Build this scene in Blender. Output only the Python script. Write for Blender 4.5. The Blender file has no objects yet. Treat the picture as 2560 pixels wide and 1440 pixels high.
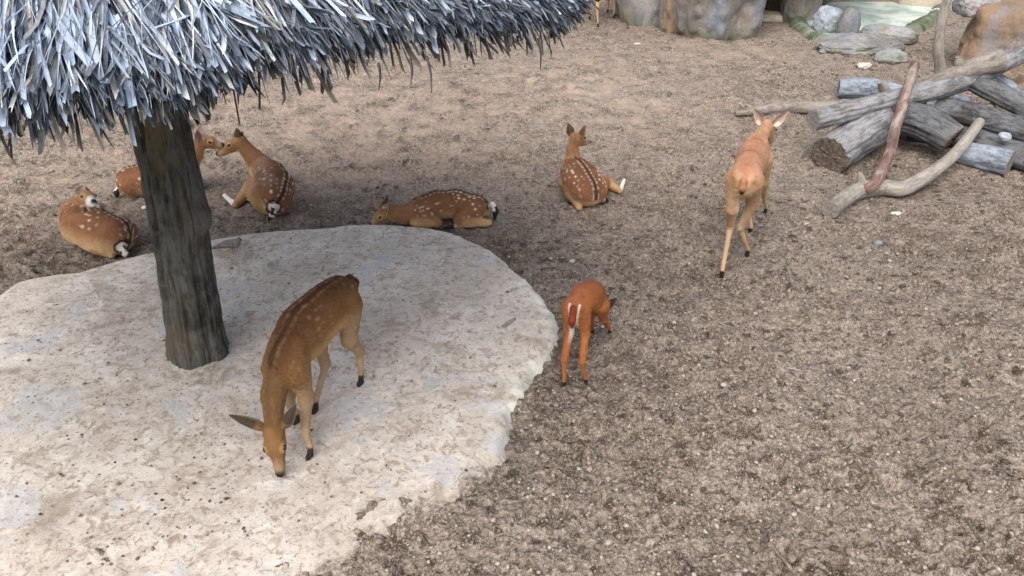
import bpy, math
import numpy as np
from mathutils import Vector, Matrix

# ------------------------------------------------------------------ camera, world, sun, exposure
scene = bpy.context.scene
F_PX, PITCH, CAM_H = 2000.0, math.radians(31.0), 3.2
cam_d = bpy.data.cameras.new('camera')
cam = bpy.data.objects.new('camera', cam_d)
scene.collection.objects.link(cam)
cam.location = (0, 0, CAM_H)
cam.rotation_euler = (math.pi / 2 - PITCH, 0, 0)
cam_d.sensor_width = 36.0
cam_d.lens = 36.0 * F_PX / 2560.0
cam_d.clip_start, cam_d.clip_end = 0.05, 500
scene.camera = cam

SUN_EL, SUN_AZ = math.radians(54), math.radians(-162)      # azimuth from +Y towards +X
world = bpy.data.worlds.new('World'); scene.world = world; world.use_nodes = True
wn = world.node_tree; wn.nodes.clear()
w_out = wn.nodes.new('ShaderNodeOutputWorld'); w_bg = wn.nodes.new('ShaderNodeBackground')
sky = wn.nodes.new('ShaderNodeTexSky'); sky.sky_type = 'NISHITA'; sky.sun_disc = False
sky.sun_elevation = SUN_EL; sky.sun_rotation = SUN_AZ
sky.air_density = 1.0; sky.dust_density = 4.0; sky.ozone_density = 1.0
w_bg.inputs['Strength'].default_value = 0.115
hsv = wn.nodes.new('ShaderNodeHueSaturation'); hsv.inputs['Saturation'].default_value = 0.5   # thin overcast: a whiter sky
wn.links.new(sky.outputs[0], hsv.inputs['Color']); wn.links.new(hsv.outputs[0], w_bg.inputs[0]); wn.links.new(w_bg.outputs[0], w_out.inputs[0])

sun_d = bpy.data.lights.new('sun', 'SUN'); sun_d.energy = 1.65; sun_d.angle = math.radians(55)
sun_d.color = (1.0, 0.955, 0.89)
sun = bpy.data.objects.new('sun', sun_d); scene.collection.objects.link(sun)
sd = Vector((math.cos(SUN_EL) * math.sin(SUN_AZ), math.cos(SUN_EL) * math.cos(SUN_AZ), math.sin(SUN_EL)))
sun.rotation_euler = sd.to_track_quat('Z', 'Y').to_euler(); sun.location = sd * 20
vs = scene.view_settings
vs.view_transform = 'Standard'; vs.look = 'None'; vs.gamma = 1.0; vs.exposure = 0.9; vs.use_curve_mapping = False

# ------------------------------------------------------------------ small maths
def V(*a): return np.array(a, float)
def nrm(v):
    v = np.asarray(v, float); return v / (np.linalg.norm(v) + 1e-12)
_c, _s = math.cos(PITCH), math.sin(PITCH)
def _ray(px, py):
    x, y = (px - 1280) / F_PX, -(py - 720) / F_PX
    return V(x, _c + y * _s, -_s + y * _c)
def at(px, py, z=0.0):                      # the point at height z on the line of sight measured in the photograph
    r = _ray(px, py); return V(0, 0, CAM_H) + r * ((CAM_H - z) / -r[2])
def at_y(px, py, Y):                        # the point at distance Y
    r = _ray(px, py); return V(0, 0, CAM_H) + r * (Y / r[1])

def _hash(ix, iy, iz, seed):
    h = (ix.astype(np.int64) * 374761393 + iy.astype(np.int64) * 668265263 + iz.astype(np.int64) * 2147483647 + seed * 1274126177) & 0xFFFFFFFF
    h = ((h ^ (h >> 13)) * 1274126177) & 0xFFFFFFFF
    h = ((h ^ (h >> 16)) * 2246822519) & 0xFFFFFFFF
    return ((h ^ (h >> 15)) & 0xFFFFFF) / float(0xFFFFFF)
def noise3(p, seed=0):
    p = np.asarray(p, float); i = np.floor(p); f = p - i; u = f * f * f * (f * (f * 6 - 15) + 10)
    ix, iy, iz = i[:, 0], i[:, 1], i[:, 2]; r = 0
    for dx in (0, 1):
        wx = u[:, 0] if dx else 1 - u[:, 0]
        for dy in (0, 1):
            wy = u[:, 1] if dy else 1 - u[:, 1]
            for dz in (0, 1):
                wz = u[:, 2] if dz else 1 - u[:, 2]
                r = r + wx * wy * wz * _hash(ix + dx, iy + dy, iz + dz, seed)
    return r * 2 - 1
def noise2(x, y, seed=0):
    ix, iy = np.floor(x), np.floor(y); fx, fy = x - ix, y - iy
    ux, uy = fx * fx * (3 - 2 * fx), fy * fy * (3 - 2 * fy); z = np.zeros_like(ix)
    a, b = _hash(ix, iy, z, seed), _hash(ix + 1, iy, z, seed); c, d = _hash(ix, iy + 1, z, seed), _hash(ix + 1, iy + 1, z, seed)
    return (a + (b - a) * ux + (c - a) * uy + (a - b - c + d) * ux * uy) * 2 - 1
def fbm3(p, oct=4, seed=0):
    r, a = 0, 1.0
    for o in range(oct): r = r + a * noise3(p * 2.03 ** o + o * 7.7, seed + o); a *= .5
    return r
def sstep(a, b, x):
    t = np.clip((x - a) / (b - a), 0, 1); return t * t * (3 - 2 * t)

# ------------------------------------------------------------------ object helpers
COL = scene.collection
def mesh_from(name, verts, faces, smooth=True):
    me = bpy.data.meshes.new(name); verts = np.asarray(verts, np.float32)
    if isinstance(faces, np.ndarray):
        n, k = faces.shape
        me.vertices.add(len(verts)); me.vertices.foreach_set('co', verts.ravel())
        me.loops.add(n * k); me.loops.foreach_set('vertex_index', faces.astype(np.int32).ravel())
        me.polygons.add(n); me.polygons.foreach_set('loop_start', np.arange(0, n * k, k, dtype=np.int32))
        me.update(calc_edges=True); me.validate()
    else:
        me.from_pydata([tuple(v) for v in verts], [], [tuple(f) for f in faces]); me.update()
    if smooth: me.polygons.foreach_set('use_smooth', [True] * len(me.polygons))
    return me
def set_col(me, col, name='coat'):
    a = me.color_attributes.new(name, 'FLOAT_COLOR', 'POINT')
    c = np.ones((len(me.vertices), 4), np.float32); c[:, :3] = col; a.data.foreach_set('color', c.ravel())
def set_vec(me, vec, name='grain'):
    a = me.attributes.new(name, 'FLOAT_VECTOR', 'POINT'); a.data.foreach_set('vector', np.asarray(vec, np.float32).ravel())
def obj(name, me, mat=None, parent=None, **tags):
    o = bpy.data.objects.new(name, me); COL.objects.link(o)
    if mat is not None and me is not None: me.materials.append(mat)
    if parent is not None: o.parent = parent
    for k, v in tags.items(): o[k] = v
    return o
def empty(name, loc, **tags):
    o = obj(name, None, **tags); o.location = Vector(loc); o.empty_display_size = 0.1; return o
def local(me_verts, origin): return np.asarray(me_verts, float) - np.asarray(origin, float)

# ------------------------------------------------------------------ material helpers
class NT:
    def __init__(s, name, rough=0.9, spec=0.25):
        s.m = bpy.data.materials.new(name); s.m.use_nodes = True; s.t = s.m.node_tree
        s.b = s.t.nodes['Principled BSDF']; s.b.inputs['Roughness'].default_value = rough
        s.b.inputs['Specular IOR Level'].default_value = spec
    def n(s, typ, **kw):
        x = s.t.nodes.new(typ)
        for k, v in kw.items(): setattr(x, k, v)
        return x
    def put(s, sock, v):
        if hasattr(v, 'links') or hasattr(v, 'is_linked'): s.t.links.new(v, sock)
        else: sock.default_value = v if not isinstance(v, tuple) or len(v) == 4 or sock.type == 'VECTOR' else (*v, 1)
    def pos(s): return s.n('ShaderNodeNewGeometry').outputs['Position']
    def attr(s, name, out='Color'): return s.n('ShaderNodeAttribute', attribute_name=name).outputs[out]
    def map(s, vec, scale=(1, 1, 1), loc=(0, 0, 0)):
        x = s.n('ShaderNodeMapping'); s.put(x.inputs[0], vec); x.inputs['Scale'].default_value = scale; x.inputs['Location'].default_value = loc
        return x.outputs[0]
    def noise(s, vec, scale, detail=4, rough=.55, dist=0, out=0):
        x = s.n('ShaderNodeTexNoise'); s.put(x.inputs['Vector'], vec); x.inputs['Scale'].default_value = scale
        x.inputs['Detail'].default_value = detail; x.inputs['Roughness'].default_value = rough; x.inputs['Distortion'].default_value = dist
        return x.outputs[out]
    def voro(s, vec, scale, feature='F1', out=0, rand=1.0):
        x = s.n('ShaderNodeTexVoronoi', feature=feature); s.put(x.inputs['Vector'], vec); x.inputs['Scale'].default_value = scale
        x.inputs['Randomness'].default_value = rand
        return x.outputs[out]
    def ramp(s, fac, a, b, lo=0.0, hi=1.0):
        x = s.n('ShaderNodeMapRange', clamp=True, interpolation_type='SMOOTHSTEP'); s.put(x.inputs[0], fac)
        for i, v in enumerate((a, b, lo, hi)): x.inputs[i + 1].default_value = v
        return x.outputs[0]
    def mix(s, fac, a, b, mode='MIX'):
        x = s.n('ShaderNodeMix', data_type='RGBA', blend_type=mode); s.put(x.inputs[0], fac); s.put(x.inputs[6], a); s.put(x.inputs[7], b)
        return x.outputs[2]
    def math(s, op, a, b=0.0):
        x = s.n('ShaderNodeMath', operation=op); s.put(x.inputs[0], a); s.put(x.inputs[1], b); return x.outputs[0]
    def bump(s, h, strength=.5, dist=.01, prev=None):
        x = s.n('ShaderNodeBump'); s.put(x.inputs['Height'], h); x.inputs['Strength'].default_value = strength; x.inputs['Distance'].default_value = dist
        if prev is not None: s.put(x.inputs['Normal'], prev)
        return x.outputs[0]
    def done(s, col, normal=None, rough=None):
        s.put(s.b.inputs['Base Color'], col)
        if normal is not None: s.put(s.b.inputs['Normal'], normal)
        if rough is not None: s.put(s.b.inputs['Roughness'], rough)
        return s.m

def soil_colour(t, p):
    big = t.noise(p, .55, 3); mid = t.noise(p, 4.5, 5, .62, .2); fine = t.noise(p, 46, 4, .7); grit = t.noise(p, 130, 2, .6); clod = t.noise(p, 21, 4, .66, .1)
    c = t.mix(t.ramp(mid, .36, .62), (.140, .105, .081), (.305, .248, .206))
    c = t.mix(t.ramp(big, .42, .66, 0, .5), c, (.30, .258, .225))
    c = t.mix(t.ramp(clod, .46, .36, 0, .85), c, (.070, .050, .037))
    c = t.mix(t.ramp(clod, .55, .66, 0, .6), c, (.46, .39, .335))
    c = t.mix(t.ramp(fine, .50, .66, 0, .9), c, (.50, .435, .375))
    c = t.mix(t.ramp(fine, .47, .32, 0, .9), c, (.075, .052, .038))
    hv = t.voro(t.map(p, (1, 1.25, 1)), 7.5); dent_shade = t.math('MULTIPLY', t.ramp(t.math('ADD', hv, t.math('MULTIPLY', t.math('SUBTRACT', fine, .5), .35)), .33, .17), t.ramp(t.noise(p, 2.3, 3), .42, .56))
    c = t.mix(t.math('MULTIPLY', dent_shade, .9), c, (.052, .038, .029))  # shade of hoof dents painted as dark spots, independent of the mesh pits
    c = t.mix(t.ramp(grit, .56, .70, 0, .8), c, (.58, .52, .455))
    c = t.mix(t.ramp(grit, .42, .28, 0, .55), c, (.06, .045, .034))
    c = t.mix(1.0, c, (.86, .85, .835), 'MULTIPLY')
    return c, fine, grit, clod
def mat_soil():
    t = NT('soil', .95, .15); p = t.pos()
    c, fine, grit, clod = soil_colour(t, p)
    dark_soil_shade = t.attr('dark_soil_shade', 'Fac')
    c = t.mix(t.math('MULTIPLY', dark_soil_shade, t.ramp(t.noise(p, 7, 4), .3, .62)), c, t.mix(.55, c, (.045, .034, .027)))  # soil darkened by the mask, painted shade included
    pale = t.attr('pale', 'Fac')
    c = t.mix(t.math('MULTIPLY', pale, t.ramp(t.noise(p, 3, 4), .35, .65)), c, (.43, .335, .265))
    n = t.bump(clod, .8, .035); n = t.bump(fine, .8, .016, n); n = t.bump(grit, .7, .006, n)
    return t.done(c, n)
def mat_concrete():
    t = NT('weathered_concrete', .85, .25); p = t.pos()
    q = t.map(p, (1, 1.0, 1))
    a = t.noise(q, 1.5, 5, .6, .4); b = t.noise(q, 6.5, 5, .65, .8); f = t.noise(q, 30, 4, .7); g = t.noise(q, 110, 2)
    c = t.mix(t.ramp(a, .36, .66), (.52, .455, .395), (.65, .59, .53))
    c = t.mix(t.ramp(b, .54, .68, 0, .65), c, (.73, .69, .64))
    c = t.mix(t.ramp(b, .46, .33, 0, .8), c, (.40, .33, .27))
    m2 = t.noise(q, 14, 5, .7, 1.0)
    c = t.mix(t.ramp(m2, .47, .37, 0, .85), c, (.32, .26, .205)); c = t.mix(t.ramp(m2, .54, .68, 0, .5), c, (.75, .71, .665))
    dirt = t.noise(q, 3.1, 6, .7, 1.2)
    c = t.mix(t.ramp(dirt, .53, .68, 0, .7), c, (.30, .245, .195)); st2 = t.noise(t.map(p, (1, 1, 1), (2.2, 8.1, 0)), 1.4, 5, .7, .5); c = t.mix(t.ramp(st2, .56, .70, 0, .65), c, (.27, .215, .165))
    # bare smooth grey cement patches
    pt = t.noise(t.map(p, (1, 1, 1), (4.3, 1.7, 0)), 2.3, 3, .5, .6)
    pm = t.ramp(t.math('ADD', pt, t.math('MULTIPLY', t.math('SUBTRACT', b, .5), .22)), .60, .632)
    c = t.mix(t.math('MULTIPLY', pm, .6), c, t.mix(t.ramp(f, .3, .7), (.44, .445, .465), (.54, .545, .565)))
    # dark grains, small pits
    c = t.mix(t.ramp(f, .55, .65, 0, .75), c, (.27, .215, .17))
    sp = t.voro(q, 17, out=0); spn = t.noise(q, 5, 3)
    c = t.mix(t.math('MULTIPLY', t.ramp(sp, .20, .10), t.ramp(spn, .5, .62)), c, (.15, .115, .085))
    c = t.mix(t.ramp(g, .62, .75, 0, .5), c, (.26, .21, .17)); c = t.mix(t.ramp(g, .40, .28, 0, .4), c, (.78, .74, .69))
    sand = t.attr('sand', 'Fac')
    sc, _, _, _ = soil_colour(t, p)
    sm = t.ramp(t.math('ADD', sand, t.math('MULTIPLY', t.math('SUBTRACT', b, .5), 1.1)), .42, .66)
    c = t.mix(sm, c, sc)
    crust = t.attr('crust', 'Fac')
    c = t.mix(t.math('MULTIPLY', crust, t.ramp(b, .40, .56)), c, (.72, .73, .66))
    moss = t.ramp(t.noise(t.map(p, (1, 1, 1), (9, 3, 0)), 3, 4), .53, .66)
    c = t.mix(t.math('MULTIPLY', t.math('MULTIPLY', crust, moss), .45), c, (.30, .36, .24))
    n = t.bump(b, .5, .02); n = t.bump(f, .55, .008, n); n = t.bump(g, .3, .003, n)
    return t.done(c, n)
def mat_coat(name='deer_coat'):
    t = NT(name, .8, .2); a = t.attr('coat'); p = t.pos()
    st = t.noise(p, 70, 3, .6); fn = t.noise(p, 190, 2)
    bl = t.noise(p, 22, 4, .6); c0 = t.mix(t.ramp(bl, .35, .7, .0, .40), a, t.mix(1.0, a, (.60, .55, .5), 'MULTIPLY'))
    c = t.mix(t.ramp(st, .3, .7, .0, .40), c0, t.mix(1.0, a, (.62, .55, .5), 'MULTIPLY'))
    c = t.mix(t.ramp(fn, .35, .75, 0, .28), c, t.mix(1.0, a, (1.5, 1.42, 1.35), 'MULTIPLY'))
    n = t.bump(fn, .35, .004); n = t.bump(st, .35, .006, n)
    return t.done(c, n)
def mat_plain(name, col, rough=.6, spec=.4, var=.25, scale=30):
    t = NT(name, rough, spec); p = t.pos(); f = t.noise(p, scale, 4)
    return t.done(t.mix(t.ramp(f, .3, .7), tuple(x * (1 - var) for x in col), tuple(x * (1 + var) for x in col)), t.bump(f, .25, .004))
def mat_wood(name, dark, light, warm, contrast=1.0, warm_amt=.4):
    t = NT(name, .88, .2); g = t.attr('grain', 'Vector')
    a = t.noise(t.map(g, (1, 1, .38)), 30, 6, .7, .3); b = t.noise(t.map(g, (1, 1, .5)), 8, 5, .65, .3); fi = t.noise(t.map(g, (1, 1, .045)), 75, 3, .6, .15)
    lg = t.noise(t.map(g, (1, 1, .8)), 3.5, 4, .6, .5)
    c = t.mix(t.ramp(t.math('ADD', t.math('MULTIPLY', a, .55), t.math('MULTIPLY', lg, .45)), .36, .60), dark, light)
    c = t.mix(t.ramp(b, .48, .66, 0, warm_amt), c, warm)
    c = t.mix(t.ramp(fi, .44, .32, 0, .55 * contrast), c, tuple(x * .28 for x in dark))
    c = t.mix(t.ramp(b, .42, .28, 0, .5), c, tuple(x * .5 for x in dark))
    n = t.bump(a, .7, .012); n = t.bump(fi, .5, .004, n)
    return t.done(c, n)
def mat_endgrain(name, c1, c2):
    t = NT(name, .9, .15); g = t.attr('grain', 'Vector')
    ln = t.n('ShaderNodeVectorMath', operation='LENGTH'); t.put(ln.inputs[0], g)
    r = t.noise(g, 26, 4); rings = t.n('ShaderNodeTexWave', wave_type='RINGS', rings_direction='Z'); t.put(rings.inputs['Vector'], g)
    rings.inputs['Scale'].default_value = 14; rings.inputs['Distortion'].default_value = 3; rings.inputs['Detail'].default_value = 3
    c = t.mix(t.ramp(r, .3, .7), c1, c2); c = t.mix(t.math('MULTIPLY', rings.outputs['Fac'], .35), c, tuple(x * .4 for x in c1))
    return t.done(c, t.bump(r, .8, .02))
def mat_rock(name, c1, c2, c3, moss=(.10, .14, .06), moss_amt=.0, blue=.0):
    t = NT(name, .85, .25); p = t.pos()
    a = t.noise(t.map(p, (1, 1, .45)), 1.6, 4, .55, .5); b = t.noise(t.map(p, (1, 1, .6)), 5, 5, .6, .8); f = t.noise(p, 30, 4, .65)
    c = t.mix(t.ramp(a, .38, .62), c1, c2); c = t.mix(t.ramp(b, .5, .66, 0, .8), c, c3)
    if blue: c = t.mix(t.ramp(t.noise(t.map(p, (1, 1, .3), (5, 2, 1)), 2.1, 3), .5, .64, 0, blue), c, (.20, .24, .29))
    c = t.mix(t.ramp(f, .48, .3, 0, .6), c, tuple(x * .45 for x in c1)); c = t.mix(t.ramp(f, .58, .75, 0, .4), c, tuple(min(.7, x * 1.5) for x in c2))
    vn = t.noise(t.map(p, (1, 1, .5), (1, 7, 3)), 3.2, 3, .5, 1.4); vein = t.ramp(t.math('ABSOLUTE', t.math('SUBTRACT', vn, .5)), .016, .004)
    c = t.mix(t.math('MULTIPLY', vein, t.ramp(a, .5, .7, 0, .4)), c, (.62, .60, .56))
    if moss_amt:
        sx = t.n('ShaderNodeSeparateXYZ'); t.put(sx.inputs[0], p)
        low = t.ramp(sx.outputs[2], .28, .0)
        c = t.mix(t.math('MULTIPLY', t.math('MULTIPLY', low, t.ramp(b, .35, .6)), moss_amt), c, moss)
    n = t.bump(b, .6, .05); n = t.bump(f, .5, .012, n)
    return t.done(c, n)

M = {}
M['soil'] = mat_soil(); M['concrete'] = mat_concrete(); M['coat'] = mat_coat()
M['eye'] = mat_plain('eye_dark', (.012, .009, .008), .12, .6, .1)
M['horn'] = mat_plain('antler_velvet', (.36, .21, .10), .8, .2)
M['wood_grey'] = mat_wood('wood_grey', (.085, .082, .080), (.285, .287, .298), (.19, .157, .125))
M['wood_blue'] = mat_wood('wood_bluegrey', (.085, .098, .115), (.30, .34, .40), (.19, .18, .17), warm_amt=.3)
M['wood_dark'] = mat_wood('wood_dark', (.035, .035, .037), (.155, .16, .17), (.115, .092, .072))
M['wood_pale'] = mat_wood('wood_pale', (.17, .153, .133), (.36, .332, .295), (.255, .205, .155), .6)
M['wood_red'] = mat_wood('wood_red', (.105, .060, .052), (.20, .125, .110), (.33, .28, .245), .7, .95)
M['wood_brown'] = mat_wood('wood_greybrown', (.14, .122, .105), (.295, .265, .235), (.22, .18, .14), .7)
M['bark'] = mat_wood('trunk_bark', (.030, .029, .025), (.135, .132, .118), (.105, .080, .052), 1.0, .7)
M['hollow'] = mat_wood('hollow_wood', (.055, .045, .032), (.13, .105, .072), (.17, .13, .085))
M['end_pale'] = mat_endgrain('endgrain_pale', (.20, .18, .16), (.31, .28, .25))
M['end_dark'] = mat_endgrain('endgrain_dark', (.10, .078, .064), (.25, .20, .165))
M['rock'] = mat_rock('faux_rock', (.17, .158, .145), (.29, .272, .25), (.235, .175, .13), moss_amt=.5, blue=.75)
M['rock_tan'] = mat_rock('faux_rock_tan', (.265, .18, .115), (.20, .14, .095), (.32, .24, .17), blue=.5)
M['rock_pale'] = mat_rock('rock_pale', (.40, .34, .27), (.52, .45, .36), (.44, .36, .27))
M['rock_grey'] = mat_rock('rock_grey', (.165, .158, .16), (.32, .31, .305), (.22, .165, .135), moss_amt=.5, blue=.4)
M['rock_white'] = mat_rock('rock_white', (.46, .43, .39), (.58, .55, .51), (.40, .35, .30))
M['pond_rim'] = mat_rock('pond_rim', (.13, .145, .105), (.22, .23, .18), (.07, .10, .05), moss=(.045, .075, .03), moss_amt=.8)

# ------------------------------------------------------------------ slab outline (world space)
SLAB_PX = [(0, 750), (200, 692), (390, 641), (650, 592), (780, 580), (880, 574), (970, 572), (1060, 576), (1130, 590), (1200, 620), (1300, 685), (1365, 733),
           (1393, 790), (1398, 850), (1365, 910), (1335, 960), (1290, 1035), (1230, 1140), (1110, 1240), (900, 1355), (780, 1440)]
SC = V(-1.72, 4.45)
_sp = np.array([at(x, y, 0.03)[:2] for x, y in SLAB_PX]) - SC
_ang = np.arctan2(_sp[:, 1], _sp[:, 0]); _rad = np.linalg.norm(_sp, axis=1)
_o = np.argsort(_ang); _ang, _rad = _ang[_o], _rad[_o]
_gap = np.array([-2.6, -2.2, 2.75, 3.05]); _gr = np.array([2.1, 2.1, 2.25, 2.2])
_ga = np.concatenate([_ang, _gap]); _gr = np.concatenate([_rad, _gr]); _o = np.argsort(_ga); _ga, _gr = _ga[_o], _gr[_o]
def slab_r(a):
    return np.interp(a, np.concatenate([_ga[-1:] - 2 * math.pi, _ga, _ga[:1] + 2 * math.pi]), np.concatenate([_gr[-1:], _gr, _gr[:1]]))
def feather(a):                              # where wind-blown soil has crept over the lip of the slab
    return sstep(-.42, -.75, a) * sstep(-3.0, -2.3, a)
SLAB_Z = 0.065

# ------------------------------------------------------------------ soil
def ground_parts(x, y):
    z = .028 * noise2(x * .55, y * .55, 1) + .022 * noise2(x * 1.7, y * 1.7, 2) + .014 * noise2(x * 4.5, y * 4.5, 3)
    z = z + .013 * noise2(x * 11, y * 11, 4) + .011 * noise2(x * 24 + 3, y * 24, 5) + .008 * noise2(x * 52, y * 52 + 9, 6) + .0045 * noise2(x * 95, y * 95, 7)
    for cell, depth, rad, prob, seed in ((.17, .055, .048, .60, 21), (.31, .075, .085, .45, 33), (.085, .030, .027, .5, 45)):
        cx, cy = np.floor(x / cell), np.floor(y / cell)
        for dx in (-1, 0, 1):
            for dy in (-1, 0, 1):
                jx, jy = cx + dx, cy + dy; o = np.zeros_like(jx)
                h1, h2, h3, h4 = (_hash(jx, jy, o + k, seed) for k in (0, 1, 2, 3))
                px, py = (jx + .15 + .7 * h1) * cell, (jy + .15 + .7 * h2) * cell
                th = h4 * 6.283; ex, ey = np.cos(th), np.sin(th); ux, uy = x - px, y - py
                d = np.sqrt((ux * ex + uy * ey) ** 2 + ((-ux * ey + uy * ex) * 1.6) ** 2) / (rad * (.55 + .75 * h3))
                on = (_hash(jx, jy, o + 4, seed) < prob) * (.35 + .65 * h3)
                z = z - on * depth * (np.exp(-d * d * 1.6) - .42 * np.exp(-(d - 1.45) ** 2 * 5))
    return z
def ground_flat(x, y):
    """what lies on the soil presses it flat, the slab keeps it down"""
    dx, dy = x - SC[0], y - SC[1]; a = np.arctan2(dy, dx); r = np.hypot(dx, dy); R = slab_r(a); fe = feather(a)
    inn = (R - r)
    return sstep(.03 + .30 * fe, .16 + .36 * fe, inn), inn, fe
def ground_h(x, y):
    x = np.atleast_1d(np.asarray(x, float)); y = np.atleast_1d(np.asarray(y, float))
    z = ground_parts(x, y); k, inn, fe = ground_flat(x, y)
    z = z + .022 * fe * np.exp(-(inn / .3) ** 2)
    for px, py, rx, ry in ((240, 590, .55, .4), (680, 490, .5, .5), (390, 460, .7, .3), (1120, 550, .85, .26), (1465, 470, .55, .4), (2200, 480, 1.2, .5)):
        c0 = at(px, py); z = z * (1 - .75 * np.exp(-(((x - c0[0]) / rx) ** 2 + ((y - c0[1]) / ry) ** 2) ** 2))
    far = sstep(9.5, 13, y)
    z = z * (1 - .35 * far)
    # mound of soil under the log pile
    z = z + .10 * np.exp(-((x - 3.9) / .9) ** 2 - ((y - 8.3) / .5) ** 2)
    return np.where(k > 0, z * (1 - k) - .09 * k, z)
def build_ground():
    ys = 1.0 * np.exp(np.arange(0, 1030) * .00313); ys = np.concatenate([ys, [30, 40, 70]])
    us = np.linspace(-1, 1, 640)
    hw = np.minimum(1.4 + ys * 1.02, 60)
    X = us[None, :] * hw[:, None]; Y = np.repeat(ys[:, None], len(us), 1)
    x, y = X.ravel(), Y.ravel(); z = ground_h(x, y)
    n, m = len(ys), len(us); i = np.arange(n * m).reshape(n, m)
    f = np.stack([i[:-1, :-1], i[:-1, 1:], i[1:, 1:], i[1:, :-1]], -1).reshape(-1, 4)
    me = mesh_from('ground', np.stack([x, y, z], 1), f)
    dark_soil_shade = np.zeros_like(x)  # dark soil patches, including painted shade behind the roof and around the logs
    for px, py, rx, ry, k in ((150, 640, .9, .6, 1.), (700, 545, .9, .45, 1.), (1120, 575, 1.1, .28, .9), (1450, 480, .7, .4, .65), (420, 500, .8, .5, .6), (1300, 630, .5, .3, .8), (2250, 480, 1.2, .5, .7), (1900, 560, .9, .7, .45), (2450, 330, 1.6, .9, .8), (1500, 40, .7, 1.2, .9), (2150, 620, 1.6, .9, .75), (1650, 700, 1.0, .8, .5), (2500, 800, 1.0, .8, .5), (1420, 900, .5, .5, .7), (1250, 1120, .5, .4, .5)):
        c = at(px, py); dark_soil_shade = np.maximum(dark_soil_shade, k * np.exp(-((x - c[0]) / rx) ** 2 - ((y - c[1]) / ry) ** 2))
    dark_soil_shade = dark_soil_shade * (0.6 + .6 * (noise2(x * 2.2, y * 2.2, 77) * .5 + .5)) + .35 * sstep(.15, .6, noise2(x * .8, y * .8, 71)) * sstep(7, 4, y)
    pale = np.zeros_like(x)
    for px, py, rx, ry, k in ((900, 300, 2.5, 2.2, .8), (1450, 230, 1.8, 2.2, .8), (200, 420, 1.2, 1.2, .6), (1780, 130, 1.4, .9, .6)):
        c = at(px, py); pale = np.maximum(pale, k * np.exp(-((x - c[0]) / rx) ** 2 - ((y - c[1]) / ry) ** 2))
    for nme, v in (('dark_soil_shade', dark_soil_shade), ('pale', pale)):
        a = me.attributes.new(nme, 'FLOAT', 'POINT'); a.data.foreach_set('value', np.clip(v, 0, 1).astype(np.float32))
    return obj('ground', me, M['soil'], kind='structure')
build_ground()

def build_slab():
    na, nr = 720, 150
    A = np.linspace(-math.pi, math.pi, na, endpoint=False); T = np.linspace(0, 1, nr) ** .8
    a = np.repeat(A[:, None], nr, 1); t = np.repeat(T[None, :], na, 0)
    chip = sstep(-.6, -.3, A) * sstep(.75, .35, A)
    cx, cy = np.cos(A), np.sin(A)
    R = slab_r(A) + .02 * noise2(cx * 4 + 9, cy * 4, 3) + (.006 + .03 * chip) * noise2(cx * 7, cy * 7 + 4, 8) + (.003 + .012 * chip) * noise2(cx * 24, cy * 24 + 4, 9) + (.002 + .004 * chip) * noise2(cx * 70, cy * 70, 10)
    R = R + .03 + .24 * feather(A)
    r = t * R[:, None]; fe = feather(A)[:, None]
    x = SC[0] + r * np.cos(a); y = SC[1] + r * np.sin(a); inn = R[:, None] - r
    soft = .05 + .10 * chip[:, None] + .34 * fe
    z = SLAB_Z - (SLAB_Z + .06) * (1 - sstep(0, 1, np.clip(inn / soft, 0, 1))) ** 1.6
    z = z + (.010 * noise2(x * 1.3, y * 1.3, 5) + .005 * noise2(x * 5, y * 5, 6) + .003 * noise2(x * 16, y * 16, 7) + .0018 * noise2(x * 42, y * 42, 8)) * sstep(0, .05, inn)
    z = z + chip[:, None] * np.exp(-((inn - .10) / .10) ** 2) * .012 * noise2(x * 14, y * 14, 12)
    i = np.arange(na * nr).reshape(na, nr); j = np.roll(i, -1, 0)
    f = np.stack([i[:, :-1], i[:, 1:], j[:, 1:], j[:, :-1]], -1).reshape(-1, 4)
    me = mesh_from('pavement', np.stack([x.ravel(), y.ravel(), z.ravel()], 1), f)
    sand = fe * np.exp(-(inn / .36) ** 2) * .95
    crust = chip[:, None] * np.exp(-(inn / .16) ** 2) + .8 * sstep(.45, .9, A)[:, None] * np.exp(-(inn / .05) ** 2)
    for nme, v in (('sand', sand), ('crust', crust)):
        at_ = me.attributes.new(nme, 'FLOAT', 'POINT'); at_.data.foreach_set('value', np.clip(v, 0, 1).ravel().astype(np.float32))
    return obj('pavement', me, M['concrete'], kind='structure', label='rounded pale concrete pad under the thatched shelter')
build_slab()
def floor_z(x, y):
    a = math.atan2(y - SC[1], x - SC[0]); inn = float(slab_r(a)) - math.hypot(x - SC[0], y - SC[1])
    g = float(ground_h(x, y)[0])
    return max(g, SLAB_Z) if inn > .1 else g

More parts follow.
